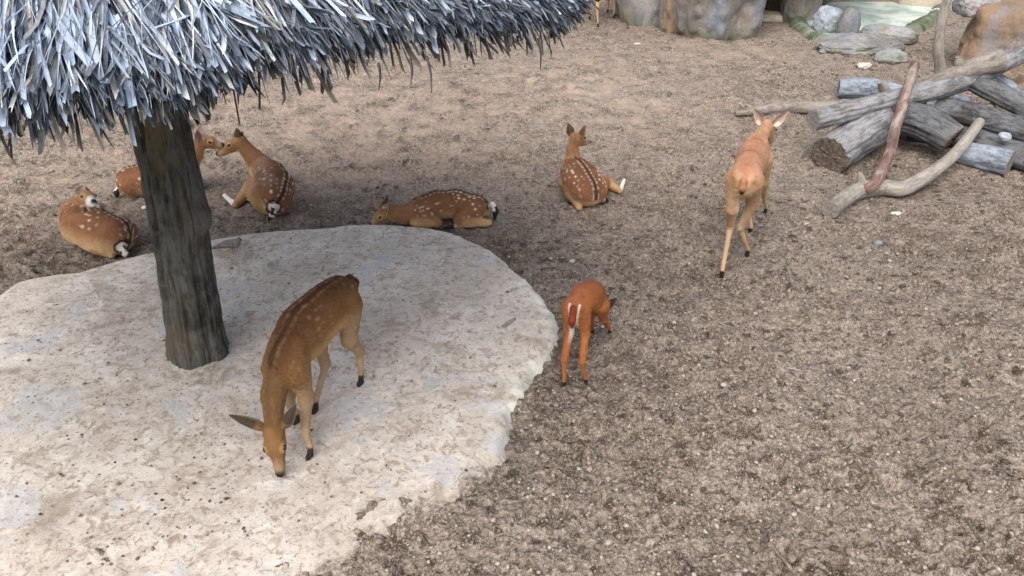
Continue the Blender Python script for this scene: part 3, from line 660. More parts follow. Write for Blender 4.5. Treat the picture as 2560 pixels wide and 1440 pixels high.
def deer(name, label, spine, ntorso, head, legs, tail, coat='sika', S=1.0, voxel=.0078, ears=None, dors=None, seed=1, ear_len=.135, antlers=False, group=None, ear_off=0.0, ear_w=1.0, ear_in=None, ear_out=None, tailpaint=None, stripe=None, muzzle_white=False, category='deer', hoof_dark=1.0, fur_n=26000, extra=()):
    C = COATS[coat]; prims = []; nsp = len(spine)
    P = [np.asarray(s[0], float) for s in spine]
    for i in range(nsp - 1):
        (a, ra, wa), (b, rb, wb) = spine[i], spine[i + 1]; ax = nrm(np.asarray(b) - np.asarray(a))
        up = V(0, 0, 1) if dors is None else dors[i]; side = nrm(np.cross(up, ax))
        w = (wa + wb) / 2
        prims.append(prim(a, b, ra, rb, .06 * S if i < ntorso - 1 else .045 * S, 'torso' if i < ntorso - 1 else 'neck', (side, w)))
    for a_, b_, ra_, rb_, k_ in extra: prims.append(prim(a_, b_, ra_, rb_, k_, 'torso'))
    poll, nose, hup = [np.asarray(x, float) for x in head]; hd = nrm(nose - poll); HL = np.linalg.norm(nose - poll); hs = nrm(np.cross(hup, hd)); hu = np.cross(hd, hs)
    prims.append(prim(poll + hd * .03 * S, poll + hd * HL * .38, .060 * S, .052 * S, .03 * S, 'head', (hs, .92)))
    prims.append(prim(poll + hd * HL * .36 - hu * .008 * S, poll + hd * (HL - .026 * S) - hu * .018 * S, .046 * S, .028 * S, .03 * S, 'muzzle', (hs, .88)))
    prims.append(prim(poll + hd * HL * .12 - hu * .036 * S, poll + hd * HL * .80 - hu * .036 * S, .034 * S, .017 * S, .025 * S, 'jaw'))
    for sg in (-1, 1):
        prims.append(prim(poll + hd * HL * .30 + hs * sg * .034 * S + hu * .022 * S, poll + hd * HL * .44 + hs * sg * .036 * S + hu * .018 * S, .022 * S, .018 * S, .015 * S, 'head'))
    for L in legs:
        for i in range(len(L) - 1):
            (a, ra), (b, rb) = L[i], L[i + 1]; part = ('thigh', 'shank', 'cannon', 'pastern', 'hoof', 'hoof')[min(i, 5)] if len(L) > 4 else ('thigh', 'shank', 'cannon', 'hoof')[i]
            prims.append(prim(a, b, ra * S, rb * S, (.05, .03, .016, .010, .008, .008)[min(i, 5)] * S, part))
    for i in range(len(tail) - 1):
        (a, ra), (b, rb) = tail[i], tail[i + 1]; prims.append(prim(a, b, ra * S, rb * S, .015 * S, 'tail'))
    v, q = skin(prims, voxel); v = relax(v, q, 2, .45)
    v = v + .0022 * np.stack([noise3(v * 55, seed), noise3(v * 55 + 40, seed), noise3(v * 55 + 90, seed)], 1)
    # ---- coat colours
    D = np.stack([sd_cap(v, p['a'], p['b'], p['ra'], p['rb'], p['lat']) for p in prims], 1); pi = D.argmin(1); parts = np.array([p['part'] for p in prims])[pi]
    seg = np.array(P); tg = np.gradient(seg, axis=0); NS, ND = [], []
    for i in range(nsp):
        up = (V(0, 0, 1) if dors is None else dors[min(i, nsp - 2)]) - nrm(hup) * 0; tt = nrm(tg[i]); w_ = abs(tt[2]); prev = NS[-1] if NS else None
        sd_n = np.cross(up, tt); sd_n = nrm(sd_n) if prev is None else nrm(nrm(sd_n) * max(0, np.dot(nrm(sd_n), prev)) * .5 + prev); sd_n = nrm(sd_n - tt * np.dot(sd_n, tt)); NS.append(sd_n); ND.append(np.cross(tt, sd_n))
    best = np.full(len(v), 9.); U = np.zeros(len(v)); DO = np.zeros(len(v)); LA = np.zeros(len(v)); cum = 0; RAD = np.full(len(v), .1)
    for i in range(nsp - 1):
        a, b = seg[i], seg[i + 1]; ab = b - a; L = np.linalg.norm(ab); t = np.clip((v - a) @ ab / (L * L), 0 if i else -1, 1); qv = v - a - t[:, None] * ab; d = np.linalg.norm(qv, axis=1)
        tc = np.clip(t, 0, 1)[:, None]; side = NS[i] * (1 - tc) + NS[i + 1] * tc; du = ND[i] * (1 - tc) + ND[i + 1] * tc
        m = d < best; best[m] = d[m]; U[m] = (cum + t * L)[m]; DO[m] = (qv * du).sum(1)[m]; LA[m] = (qv * side).sum(1)[m]; RAD[m] = max(spine[i][1], .05); cum += L
    phi = np.arctan2(LA, DO); is_t = np.isin(parts, ['torso', 'thigh']); is_n = parts == 'neck'
    nz = noise3(v * 9, seed + 3)[:, None]; nf = noise3(v * 30, seed + 5)[:, None]
    col = np.tile(C['base'], (len(v), 1))
    def mixc(col, m, c): m = np.clip(np.asarray(m, float), 0, 1)[:, None]; return col * (1 - m) + c * m
    ap = np.abs(phi)
    col = mixc(col, (is_t | is_n) * sstep(1.15, .25, ap) * .85, C['back'])
    col = mixc(col, is_n * .7, C['neck']); col = mixc(col, np.isin(parts, ['head', 'muzzle', 'jaw']) * 1.0, C['face'])
    col = mixc(col, (parts == 'torso') * sstep(1.45, 2.3, ap), C['belly']); col = mixc(col, is_n * sstep(1.9, 2.6, ap) * .8, C['belly'])
    col = mixc(col, (parts == 'thigh') * sstep(1.5, 2.2, ap) * .6, C['leg'])
    col = mixc(col, (parts == 'shank') * .8, C['leg']); col = mixc(col, np.isin(parts, ['cannon', 'pastern']), C['leg'] * 1.0)
    col = mixc(col, (parts == 'jaw') * .7, C['belly'] * 1.05)
    tN = np.linalg.norm(v - nose, axis=1); hdn = (v - nose) @ hd
    col = mixc(col, sstep(.042 * S, .030 * S, np.linalg.norm(v - (nose + hu * .002 - hd * .005), axis=1)) * (((v - nose) @ hu) > -.022 * S), V(.018, .014, .014))
    mz = np.isin(parts, ['muzzle', 'jaw']) * sstep(.12 * S if not muzzle_white else .17 * S, .05 * S if not muzzle_white else .11 * S, tN)
    col = mixc(col, mz * (.35 if not muzzle_white else .95) * (np.linalg.norm(col, axis=1) > .1), V(.60, .46, .34) if not muzzle_white else V(.80, .78, .76))
    col = relax(col, q, 5, .6)
    if C['spots'] > 0:
        body = is_t.astype(float)
        # broken rows of spots following the back
        w = phi * .15; sp = np.zeros(len(v)); du_, dw = .060 * S, .047 * S
        iu, iw = np.floor(U / du_), np.floor(w / dw)
        for a in (-1, 0, 1):
            for b in (-1, 0, 1):
                ju, jw = iu + a, iw + b; o = np.zeros_like(ju); h1, h2, h3, h4 = (_hash(ju, jw, o + kk, seed * 7 + 1) for kk in range(4))
                cu, cw = (ju + .25 + .5 * h1 + .5 * (jw % 2)) * du_, (jw + .3 + .4 * h2) * dw
                d = np.hypot((U - cu) / 1.2, w - cw) / ((.0068 + .0058 * h3) * S) * (1 + .25 * nf[:, 0]); sp = np.maximum(sp, sstep(1.4, .6, d) * (h4 < .66) * (.55 + .45 * h3))
        col = mixc(col, sp * body * sstep(1.9, 1.4, ap) * sstep(-.55, .15, noise3(v * 7, seed + 9)) * C['spots'], C['spot'])
        strip_w = .0125 * S * (1 + .45 * nz[:, 0])
        side_sp = sstep(.36, .14, np.abs((U / (.043 * S)) % 1 - .5)) * np.exp(-((np.abs(LA) - .027 * S) / (.007 * S)) ** 2) * (DO > 0) * (parts == 'torso')
        col = mixc(col, side_sp * .6 * C['spots'], C['spot'])
        col = mixc(col, sstep(strip_w * 1.6, strip_w * .6, np.abs(LA)) * (DO > 0) * np.isin(parts, ['torso']) * (.78 + .2 * nf[:, 0]) * C.get('stripe_amt', 1.0), C['stripe'])
        col = mixc(col, sstep(strip_w * 1.5, strip_w * .4, np.abs(LA)) * (DO > 0) * is_n * .2, C['stripe'])
    elif stripe:
        col = mixc(col, sstep(.05 * S, .01 * S, np.abs(LA)) * (DO > 0) * (parts == 'torso') * stripe, C['stripe'])
    for sg in (1, -1):
        ec = poll + hd * HL * .40 + hs * sg * .0465 * S + hu * .020 * S; col = mixc(col, np.exp(-((np.linalg.norm(v - ec, axis=1) - .022 * S) / (.008 * S)) ** 2) * .55, C['belly'] * 1.15)
    tb = np.asarray(tail[0][0], float); te = np.asarray(tail[-1][0], float); dt = np.linalg.norm(v - tb, axis=1)
    if C['rump']:
        tail_m = parts == 'tail'
        col = mixc(col, sstep(.082 * S, .066 * S, dt + .012 * nf[:, 0]) * (~tail_m) * (DO < .09), V(.024, .017, .014)); col = mixc(col, sstep(.060 * S, .042 * S, dt + .015 * nf[:, 0]) * (~tail_m), V(.80, .77, .72))
        ta = np.clip((v - tb) @ nrm(te - tb) / np.linalg.norm(te - tb), 0, 1)
        col = mixc(col, tail_m * 1.0, V(.74, .70, .64)); col = mixc(col, tail_m * ((nf[:, 0] > -.15) | (ta > .75)) * (ta > .12), V(.03, .023, .02))
    else:
        col = mixc(col, (parts == 'tail') * 1.0, C['back'] * .85)
    if tailpaint is not None: col = tailpaint(v, parts, col, mixc, tb, te)
    low = np.zeros(len(v))
    for L in legs:
        hp = np.asarray(L[-1][0], float); low = np.maximum(low, sstep(.062 * S, .046 * S, np.linalg.norm(v - hp, axis=1)) * np.isin(parts, ['hoof', 'pastern', 'cannon']))
    col = mixc(col, low * hoof_dark, V(.030, .026, .024))
    col = mixc(col, (parts == 'hoof') * hoof_dark, V(.028, .024, .022))
    col = np.clip(col * (1 + .10 * nz + .07 * nf), .004, .9)
    feet = np.min([np.asarray(L[-1][0], float) for L in legs], 0)
    ctr = np.mean(P[:ntorso], 0); base = V(ctr[0], ctr[1], feet[2])
    root = empty(name, base, label=label, category=category)
    if group: root['group'] = group
    me = mesh_from('body', local(v, base), q); set_col(me, col); body_o = obj('body', me, M['coat'], root)
    sgn = np.array([-1.0 if p['part'] in ('torso', 'neck', 'head', 'muzzle', 'jaw') else 1.0 for p in prims]); axd = np.array([nrm(p['b'] - p['a']) for p in prims]) * sgn[:, None]
    fur(body_o, me, v - base, q, col, axd[pi], parts, S, seed, fur_n)
    # ---- ears: cupped leaves set on the poll
    for k, sg in enumerate((1, -1)):
        if ears is not None and ears[k] is not None: ed, ef = ears[k]
        else: ed, ef = nrm(hs * sg * .85 + hu * .62 - hd * .35), nrm(hd * .45 + hs * sg * .55 + hu * .1)
        ed = nrm(ed); ef = nrm(ef - ed * np.dot(ef, ed)); es = np.cross(ed, ef); eb = poll + hs * sg * (.038 * S + ear_off) + hu * .028 * S - ed * .015 * S
        nt, nw = 14, 9; t = np.linspace(0, 1, nt)[:, None]; s_ = np.linspace(-1, 1, nw)[None]
        w = .040 * S * ear_w * (np.sin(np.pi * np.clip(t, 0, 1) ** .78) ** .75 * (1 - .15 * t) + .38 * (1 - t) ** 2)
        cup = .85 * w * (s_ ** 2 * (1.25 - .55 * t)) + 0 * s_
        L = ear_len * S; ctrp = eb + (t * L)[..., None] * ed - (np.sin(t * math.pi) * .008 * S)[..., None] * ef
        inn = ctrp + (w * s_)[..., None] * es + cup[..., None] * ef
        out = inn - ef * (.006 * S) * (1 - .9 * (np.abs(s_[..., None]) ** 4))
        vv = np.concatenate([inn.reshape(-1, 3), out.reshape(-1, 3)]); i = np.arange(nt * nw).reshape(nt, nw); o = nt * nw
        f = np.concatenate([np.stack([i[:-1, :-1], i[:-1, 1:], i[1:, 1:], i[1:, :-1]], -1).reshape(-1, 4), np.stack([i[:-1, :-1], i[1:, :-1], i[1:, 1:], i[:-1, 1:]], -1).reshape(-1, 4) + o])
        edge = [np.stack([i[:-1, 0], i[1:, 0], i[1:, 0] + o, i[:-1, 0] + o], -1), np.stack([i[1:, -1], i[:-1, -1], i[:-1, -1] + o, i[1:, -1] + o], -1), np.stack([i[-1, 1:], i[-1, :-1], i[-1, :-1] + o, i[-1, 1:] + o], -1)]
        f = np.concatenate([f] + edge)
        ci = np.tile(V(.40, .29, .25) if ear_in is None else ear_in, (o, 1)); rim = (np.abs(s_) > .93) + 0 * t > 0; ci[rim.ravel()] = V(.50, .42, .34); ci[((t < .35) & (np.abs(s_) > .45)).ravel()] = V(.66, .58, .50) if ear_in is None else ear_in * 2.5
        oc = C['neck'] * .22 + V(.03, .026, .024); oc = oc if ear_out is None else ear_out; co = np.tile(oc, (o, 1)); co = np.where((t < .3).repeat(nw, 1).ravel()[:, None], C['neck'], co); co[rim.ravel()] = V(.30, .23, .17)
        em = mesh_from('ear', local(vv, base), f); set_col(em, np.concatenate([ci, co])); obj('ear', em, M['coat'], root)
    # ---- eyes
    for sg in (1, -1):
        c = poll + hd * HL * .40 + hs * sg * .0535 * S + hu * .021 * S; iv, iff = ico(); nu, nv = 12, 8
        th = np.linspace(0, 2 * math.pi, nu, endpoint=False); ph = np.linspace(.01, math.pi - .01, nv)
        g = np.array([[(math.cos(a) * math.sin(b), math.sin(a) * math.sin(b), math.cos(b)) for a in th] for b in ph]); g = (g[..., :1] * hd * .017 + g[..., 1:2] * hu * .012 + g[..., 2:] * hs * .010) * S + c
        i = np.arange(nu * nv).reshape(nv, nu); j = np.roll(i, -1, 1); em = mesh_from('eye', local(g.reshape(-1, 3), base), np.stack([i[:-1], i[1:], j[1:], j[:-1]], -1).reshape(-1, 4)); obj('eye', em, M['eye'], root)
    if antlers:
        for sg in (1, -1):
            c = poll + hd * HL * .22 + hs * sg * .030 * S + hu * .045 * S
            tube('antler_button', [c, c + hu * .045 * S, c + hu * .085 * S, c + hu * .10 * S], [.014 * S, .013 * S, .0155 * S, .008 * S], M['horn'], 5 + sg, step=.008, nr=12, parent=root, gnarl=.15, ends=(None, M['horn']))
    return root
def bones(pel, ch, fwd, lat, s=1.0):
    fwd = nrm(fwd); o = []
    for sg in (1, -1):
        o.append((ch + lat * sg * .062 * s + UP * .085 * s - fwd * .03 * s, ch + lat * sg * .092 * s - UP * .09 * s + fwd * .05 * s, .030 * s, .048 * s, .028 * s))      # shoulder blade
        o.append((pel + lat * sg * .070 * s + UP * .085 * s + fwd * .06 * s, pel + lat * sg * .060 * s + UP * .06 * s - fwd * .08 * s, .026 * s, .030 * s, .03 * s))     # hip bone
    return o
def hind(hip, foot, fwd, s=1.0, stifle=.07, hock=.075, toe=.03, r=.095, hk=None, st=.36):
    hip, foot, fwd = (np.asarray(x, float) for x in (hip, foot, fwd)); d = foot - hip; fwd = nrm(V(fwd[0], fwd[1], 0)); up = V(0, 0, 1)
    return [(hip, r), (hip + d * st + fwd * stifle * s, r * .55), (hip + d * .60 - fwd * hock * s if hk is None else hk, .031), (hip + d * .65 - fwd * hock * s * .95 if hk is None else hk + .2 * (foot - hk), .022), (foot + up * .075 * s - fwd * .012 * s, .017), (foot + up * .022 + fwd * .0 * s, .018), (foot + up * .018 + fwd * toe * s, .015)]
def fore(sh, foot, fwd, s=1.0, knee=.012, toe=.03, r=.082):
    sh, foot, fwd = (np.asarray(x, float) for x in (sh, foot, fwd)); d = foot - sh; fwd = nrm(V(fwd[0], fwd[1], 0)); up = V(0, 0, 1)
    return [(sh, r), (sh + d * .36 - fwd * .035 * s, r * .56), (sh + d * .655 + fwd * knee * s, .0235), (sh + d * .70 + fwd * knee * s, .020), (foot + up * .07 * s - fwd * .006 * s, .0165), (foot + up * .022 + fwd * .005, .0175), (foot + up * .018 + fwd * toe * s, .014)]

# ------------------------------------------------------------------ the deer
G_STAND = 'deer standing in the pen'; G_LIE = 'spotted deer resting on the soil'
def fz(p): p = np.array(p, float); p[2] = floor_z(p[0], p[1]); return p
def gp(px, py, dz=0.0): p = fz(at(px, py, 0)); p = fz(at(px, py, p[2])); p[2] += dz; return p
def chain(*a): return [(np.asarray(p, float), r) for p, r in a]

def deer_grazing():
    z0 = SLAB_Z
    h1, h2, f1, f2 = (fz(at(*p, z0)) for p in ((903, 962), (790, 1030), (778, 1143), (745, 1056)))
    fwd = nrm(V(-.34, -.82, 0)); lat = nrm(np.cross(UP, fwd))             # lat = the deer's left, to the right in view
    pel = at(843, 748, .715); loin = at(805, 782, .715); rib = at(757, 832, .665); ch = at(718, 885, .635)
    n1 = at(700, 925, .56); n2 = at(684, 985, .46); poll = at(684, 1068, .335); nose = at(699, 1196, z0 + .03)
    legs = [hind(pel + lat * .075 + V(0, 0, -.03), h1, fwd, 1, .045, .035, r=.080), hind(pel - lat * .075 + V(0, 0, -.03), h2, fwd, 1, .045, .05, r=.080), fore(ch + lat * .070 - UP * .07 + fwd * .02, f1, fwd, r=.068), fore(ch - lat * .062 - UP * .07, f2, fwd, r=.068)]
    tl = pel - fwd * .14 + UP * .06
    deer('deer', 'golden brown deer with black back stripe grazing on the concrete pad', [(pel, .140, .74), (loin, .140, .78), (rib, .158, .76), (ch, .116, .74), (n1, .080, .85), (n2, .062, .92), (poll + UP * .0, .052, .95)], 4,
         (poll, nose, nrm(V(-.05, -.75, .6))), legs, [(tl, .03), (tl - fwd * .05 - UP * .05, .026), (tl - fwd * .045 - UP * .13, .012)], 'faint', 1.02, extra=bones(pel, ch, fwd, lat), fur_n=40000, seed=3, ear_len=.20,
         ears=[(nrm(V(.52, -.04, .86)), V(.35, .9, -.1)), (nrm(V(-.82, -.05, .60)), V(-.2, .9, -.1))], group=G_STAND, hoof_dark=.9, ear_off=.020, ear_w=.75, ear_in=V(.10, .065, .045))
def deer_standing():
    hl, hr, fl, fr = (gp(*p) for p in ((1803, 696), (1866, 646), (1876, 580), (1911, 542)))
    pel = at(1862, 452, .775); loin = at(1869, 425, .79); rib = at(1880, 398, .74); ch = at(1889, 375, .74)
    fwd = nrm(V(ch[0] - pel[0], ch[1] - pel[1], 0)); lat = nrm(np.cross(UP, fwd))
    n1 = at_y(1896, 352, ch[1] + .10); n2 = at_y(1906, 333, ch[1] + .20); poll = at_y(1917, 313, ch[1] + .30); nose = poll + .235 * nrm(V(.42, .42, -.72))
    legs = [hind(pel + lat * .066, hl, fwd, 1.05, .03, .055, r=.080, hk=at(1826, 566, .33), st=.31), hind(pel - lat * .066, hr, fwd, 1.05, .05, .085, r=.080, hk=at(1851, 568, .31), st=.31), fore(ch + lat * .07 - UP * .08, fl, fwd), fore(ch - lat * .07 - UP * .08, fr, fwd)]
    tl = pel - fwd * .155 + UP * .045
    def paint(v, parts, col, mixc, tb, te):
        d = np.linalg.norm(v - tb, axis=1); la = (v - tb) @ lat
        col = mixc(col, sstep(.085, .04, d) * (parts != 'tail') * sstep(.015, .04, np.abs(la)) * .6, V(.58, .40, .24))
        col = mixc(col, (parts == 'tail') * 1., V(.36, .18, .095)); col = mixc(col, (parts == 'tail') * sstep(.05, .02, np.linalg.norm(v - te, axis=1)), V(.05, .02, .012))
        inner = np.isin(parts, ['thigh', 'shank']) * (v[:, 2] < pel[2] - .12) * sstep(.035, .015, np.abs((v - pel) @ lat)); return mixc(col, inner * .3, V(.74, .66, .58))
    deer('deer', 'tall plain fawn deer standing beside the log pile with its back turned', [(pel, .130, .74), (loin, .126, .80), (rib, .146, .78), (ch, .116, .80), (n1, .072, .85), (n2, .053, .9), (poll, .047, .95)], 4,
         (poll, nose, nrm(V(.2, .45, .75))), legs, [(tl + fwd * .03, .026), (tl + fwd * .014 - UP * .05, .024), (tl + fwd * .016 - UP * .09, .013)], 'plain', 1.0, extra=bones(pel, ch, fwd, lat), seed=5, ear_len=.172, ear_off=.008,
         ears=[(V(-.62, -.05, .80), V(-.35, -1, .1)), (V(.72, -.05, .68), V(.25, -1, .05))], group=G_STAND, tailpaint=paint, stripe=.35)
def deer_red():
    S = .74
    hl, hr, fr = (gp(*p) for p in ((1410, 968), (1464, 963), (1523, 838))); fl = gp(1480, 836)
    pel = at(1440, 772, .50); loin = at(1457, 742, .545); rib = at(1478, 740, .525); ch = at(1489, 746, .470)
    fwd = nrm(V(.26, .9, 0)); lat = nrm(np.cross(UP, fwd))
    n1 = at_y(1491, 750, ch[1] + .09); n2 = at_y(1493, 757, ch[1] + .16); poll = at_y(1498, 766, ch[1] + .22); nose = poll + .17 * nrm(V(-.25, .55, -.75))
    legs = [hind(pel + lat * .044, hl, fwd, S, .06, .06, .025, r=.070), hind(pel - lat * .044, hr, fwd, S, .06, .10, .025, r=.070), fore(ch + lat * .04 - UP * .05, fl, fwd, S, r=.066), fore(ch - lat * .042 - UP * .05, fr, fwd, S, r=.066)]
    tl = pel - fwd * .118 + UP * .055
    def paint(v, parts, col, mixc, tb, te):
        la = np.abs((v - tb) @ lat); ax = nrm(te - tb); tt = (v - tb) @ ax; L = np.linalg.norm(te - tb); back = ((v - pel) @ fwd) < .02
        band = np.exp(-((la - .031 + .012 * np.clip(tt / L, 0, 1)) / .0055) ** 2) * (tt > -.015) * (tt < L * 1.25) * back * (parts != 'tail')
        col = mixc(col, band * 1.0, V(.86, .80, .74)); col = mixc(col, (parts == 'tail') * 1., V(.215, .045, .018))
        inner = np.isin(parts, ['thigh', 'shank']) * sstep(.034, .016, la) * sstep(L * .8, L * 1.1, tt) * sstep(L * 2.4, L * 1.5, tt); col = mixc(col, inner * .75, V(.80, .76, .72))
        top = sstep(.05, -.1, (v - loin) @ lat * -1) * (parts == 'torso'); return mixc(col, .35 * top * sstep(.1, -.2, (v - loin) @ fwd), V(.50, .20, .13))  # left flank lightened: its pinkish highlight is painted into the coat
    deer('deer', 'small bright chestnut deer with white edged tail nosing the soil beside the pad', [(pel, .082, .68), (loin, .080, .70), (rib, .086, .70), (ch, .072, .74), (n1, .052, .85), (n2, .045, .95), (poll, .040, .95)], 4,
         (poll, nose, nrm(V(.1, .9, -.3))), legs, [(tl + fwd * .03, .030), (tl + fwd * .004 - UP * .07, .030), (tl + fwd * .012 - UP * .12, .018)], 'red', S, extra=bones(pel, ch, fwd, lat, .62), voxel=.007, seed=7, ear_len=.165,
         ears=[(V(-.8, .3, .5), V(-.2, 1, 0)), (V(.66, -.10, .74), V(.5, .8, -.3))], group=G_STAND, tailpaint=paint, ear_off=.012, ear_w=.9, ear_in=V(.06, .045, .04), ear_out=V(.045, .038, .036))
def deer_buck():
    pel = at(1190, 522, .135); mid = at(1138, 514, .145); rib = at(1092, 517, .14); ch = at(1052, 527, .125)
    pel, mid, rib, ch = (p_ + V(0, .045, 0) for p_ in (pel, mid, rib, ch))
    n1 = at_y(1018, 536, ch[1] - .02); n2 = at_y(990, 534, ch[1] - .04); poll = at_y(968, 527, ch[1] - .05); nose = at_y(921, 563, ch[1] - .12)
    cam_side = V(.0, -1, 0)
    legs = [chain((pel + V(-.03, -.10, .0), .098), (at(1152, 543, .09) + V(0, -.04, 0), .062), (at(1222, 553, .05) + V(0, -.03, 0), .030), (at(1216, 556, .045) + V(0, -.03, 0), .027), (at(1135, 563, .04) + V(0, -.02, 0), .021), (at(1112, 568, .03) + V(0, -.02, 0), .017)),
            chain((pel + V(0, .06, 0), .09), (pel + V(-.15, .12, -.06), .05), (pel + V(.05, .16, -.11), .024), (pel + V(-.2, .18, -.12), .017), (pel + V(-.25, .18, -.125), .015)),
            chain((ch + V(.05, -.07, -.02), .072), (at(1092, 550, .06) + V(0, -.05, 0), .048), (at(1034, 553, .05) + V(0, -.03, 0), .033), (at(1042, 557, .04) + V(0, -.04, 0), .028), (at(1078, 560, .035) + V(0, -.04, 0), .021), (at(1098, 559, .03) + V(0, -.03, 0), .016)),
            chain((ch + V(.03, .05, -.03), .07), (ch + V(.12, .08, -.09), .04), (ch + V(-.06, .08, -.115), .024), (ch + V(.08, .10, -.12), .017), (ch + V(.13, .10, -.12), .015))]
    tl = pel + V(.145, -.02, .03)
    deer('deer', 'young spotted buck with velvet antler buttons lying flat behind the concrete pad', [(pel, .114, .9), (mid, .120, .95), (rib, .120, .95), (ch, .102, .95), (n1, .080, .9), (n2, .066, .9), (poll, .052, .95)], 4,
         (poll, nose, nrm(V(-.5, -.25, .8))), legs, [(tl, .028), (tl + V(.03, -.02, -.06), .028), (tl + V(.02, -.03, -.13), .014)], 'sika', .92, seed=11, ear_len=.15, antlers=True,
         ears=[(V(.22, -.45, .70), V(-.5, -.8, .2)), (V(.30, .25, .95), V(-.9, .3, .1))], group=G_LIE)
def deer_alert():
    pel = at(1472, 476, .145); mid = at(1455, 452, .185); rib = at(1443, 432, .205); ch = at(1434, 418, .225)
    n1 = at_y(1432, 400, ch[1] + .02); n2 = at_y(1431, 375, ch[1] + .04); poll = at_y(1437, 345, ch[1] + .05); nose = poll + .215 * nrm(V(.62, .62, -.36))
    fwd = nrm(ch - pel); lat = nrm(np.cross(UP, fwd))
    legs = [chain((pel - lat * .07 + UP * .0, .10), (gp(1512, 468, .055), .062), (gp(1549, 486, .03), .027), (gp(1552, 479, .035), .022), (gp(1560, 456, .03), .017), (gp(1563, 449, .02), .014)),
            chain((pel + lat * .06, .10), (pel + lat * .14 + fwd * .1 - UP * .06, .06), (pel + lat * .13 - fwd * .1 - UP * .1, .026), (pel + lat * .05 + fwd * .05 - UP * .12, .017), (pel + lat * .02 + fwd * .1 - UP * .125, .015)),
            chain((ch + lat * .06 - UP * .06, .075), (ch + lat * .10 - fwd * .1 - UP * .14, .042), (ch + lat * .1 + fwd * .06 - UP * .18, .024), (ch + lat * .08 - fwd * .08 - UP * .19, .016), (ch + lat * .07 - fwd * .12 - UP * .195, .014)),
            chain((ch - lat * .06 - UP * .06, .075), (ch - lat * .10 - fwd * .1 - UP * .14, .042), (ch - lat * .1 + fwd * .06 - UP * .18, .024), (ch - lat * .08 - fwd * .08 - UP * .19, .016), (ch - lat * .07 - fwd * .12 - UP * .195, .014))]
    tl = at(1496, 486, .10)
    def paint(v, parts, col, mixc, tb, te):
        m = np.isin(parts, ['cannon', 'pastern']) * (v[:, 0] > pel[0] + .18); return mixc(col, m * .9, V(.82, .78, .72))
    deer('deer', 'spotted deer lying with its back turned and neck raised, one white hind foot stretched out', [(pel, .148, 1.18), (mid, .152, 1.12), (rib, .132, 1.02), (ch, .100, .95), (n1, .066, .9), (n2, .048, .9), (poll, .044, .95)], 4,
         (poll, nose, nrm(V(.15, .3, .9))), legs, [(tl, .028), (tl + V(.04, -.03, -.03), .026), (tl + V(.09, -.02, -.06), .014)], 'sika', .95, seed=13, ear_len=.145,
         ears=[(V(-.38, .1, .92), V(-.3, 1, .0)), (V(.50, .0, .78), V(.85, .5, -.1))], group=G_LIE, tailpaint=paint, hoof_dark=.5)
def deer_pair_right():
    pel = at(684, 494, .155); mid = at(686, 466, .19); rib = at(676, 442, .21); ch = at(656, 420, .22)
    n1 = at_y(634, 394, ch[1] + .02); n2 = at_y(616, 374, ch[1] + .03); poll = at_y(603, 351, ch[1] + .03); nose = at_y(538, 384, ch[1] - .02)
    fwd = nrm(ch - pel); lat = nrm(np.cross(UP, fwd))
    legs = [chain((pel + lat * .09, .112), (gp(632, 492, .09), .074), (gp(590, 520, .04), .03), (gp(583, 516, .04), .025), (gp(563, 498, .03), .019), (gp(555, 491, .02), .015)),
            chain((pel + lat * .03 - UP * .03, .10), (gp(650, 508, .09), .055), (gp(660, 522, .03), .028), (gp(625, 505, .03), .018), (gp(610, 492, .02), .015)),
            chain((ch + lat * .06 - UP * .08, .075), (ch + lat * .10 - fwd * .1 - UP * .16, .042), (ch + lat * .1 + fwd * .06 - UP * .2, .024), (ch + lat * .08 - fwd * .08 - UP * .21, .016), (ch + lat * .07 - fwd * .12 - UP * .215, .014)),
            chain((ch - lat * .06 - UP * .08, .075), (ch - lat * .10 - fwd * .1 - UP * .16, .042), (ch - lat * .1 + fwd * .06 - UP * .2, .024), (ch - lat * .08 - fwd * .08 - UP * .21, .016), (ch - lat * .07 - fwd * .12 - UP * .215, .014))]
    tl = at(684, 516, .13)
    def paint(v, parts, col, mixc, tb, te):
        m = np.isin(parts, ['cannon', 'pastern']) * (v[:, 0] < pel[0] - .12); col = mixc(col, m * .9, V(.82, .80, .78))
        grey = (parts == 'torso') * sstep(.13, .02, np.linalg.norm((v - mid) - ((v - mid) @ fwd)[:, None] * fwd - lat * .06 - UP * .10, axis=1)) * sstep(-.1, .05, (v - pel) @ fwd); return mixc(col, grey * .45, V(.36, .29, .24))
    deer('deer', 'large spotted deer lying with rump turned, nose to nose with another deer', [(pel, .158, 1.1), (mid, .166, 1.08), (rib, .145, 1.0), (ch, .112, .95), (n1, .080, .9), (n2, .060, .9), (poll, .050, .95)], 4,
         (poll, nose, nrm(V(-.2, .05, .95))), legs, [(tl, .03), (tl + V(.0, -.05, -.05), .028), (tl + V(-.04, -.07, -.10), .015)], 'sika', 1.0, seed=17, ear_len=.12, dors=[nrm(V(.75, -.1, .65))] * 3 + [nrm(V(.5, 0, .85))] * 3,
         ears=[(V(-.15, .25, .95), V(-.3, .9, .2)), (V(.42, -.45, .55), V(.3, -1, .35))], group=G_LIE, tailpaint=paint, hoof_dark=.4)
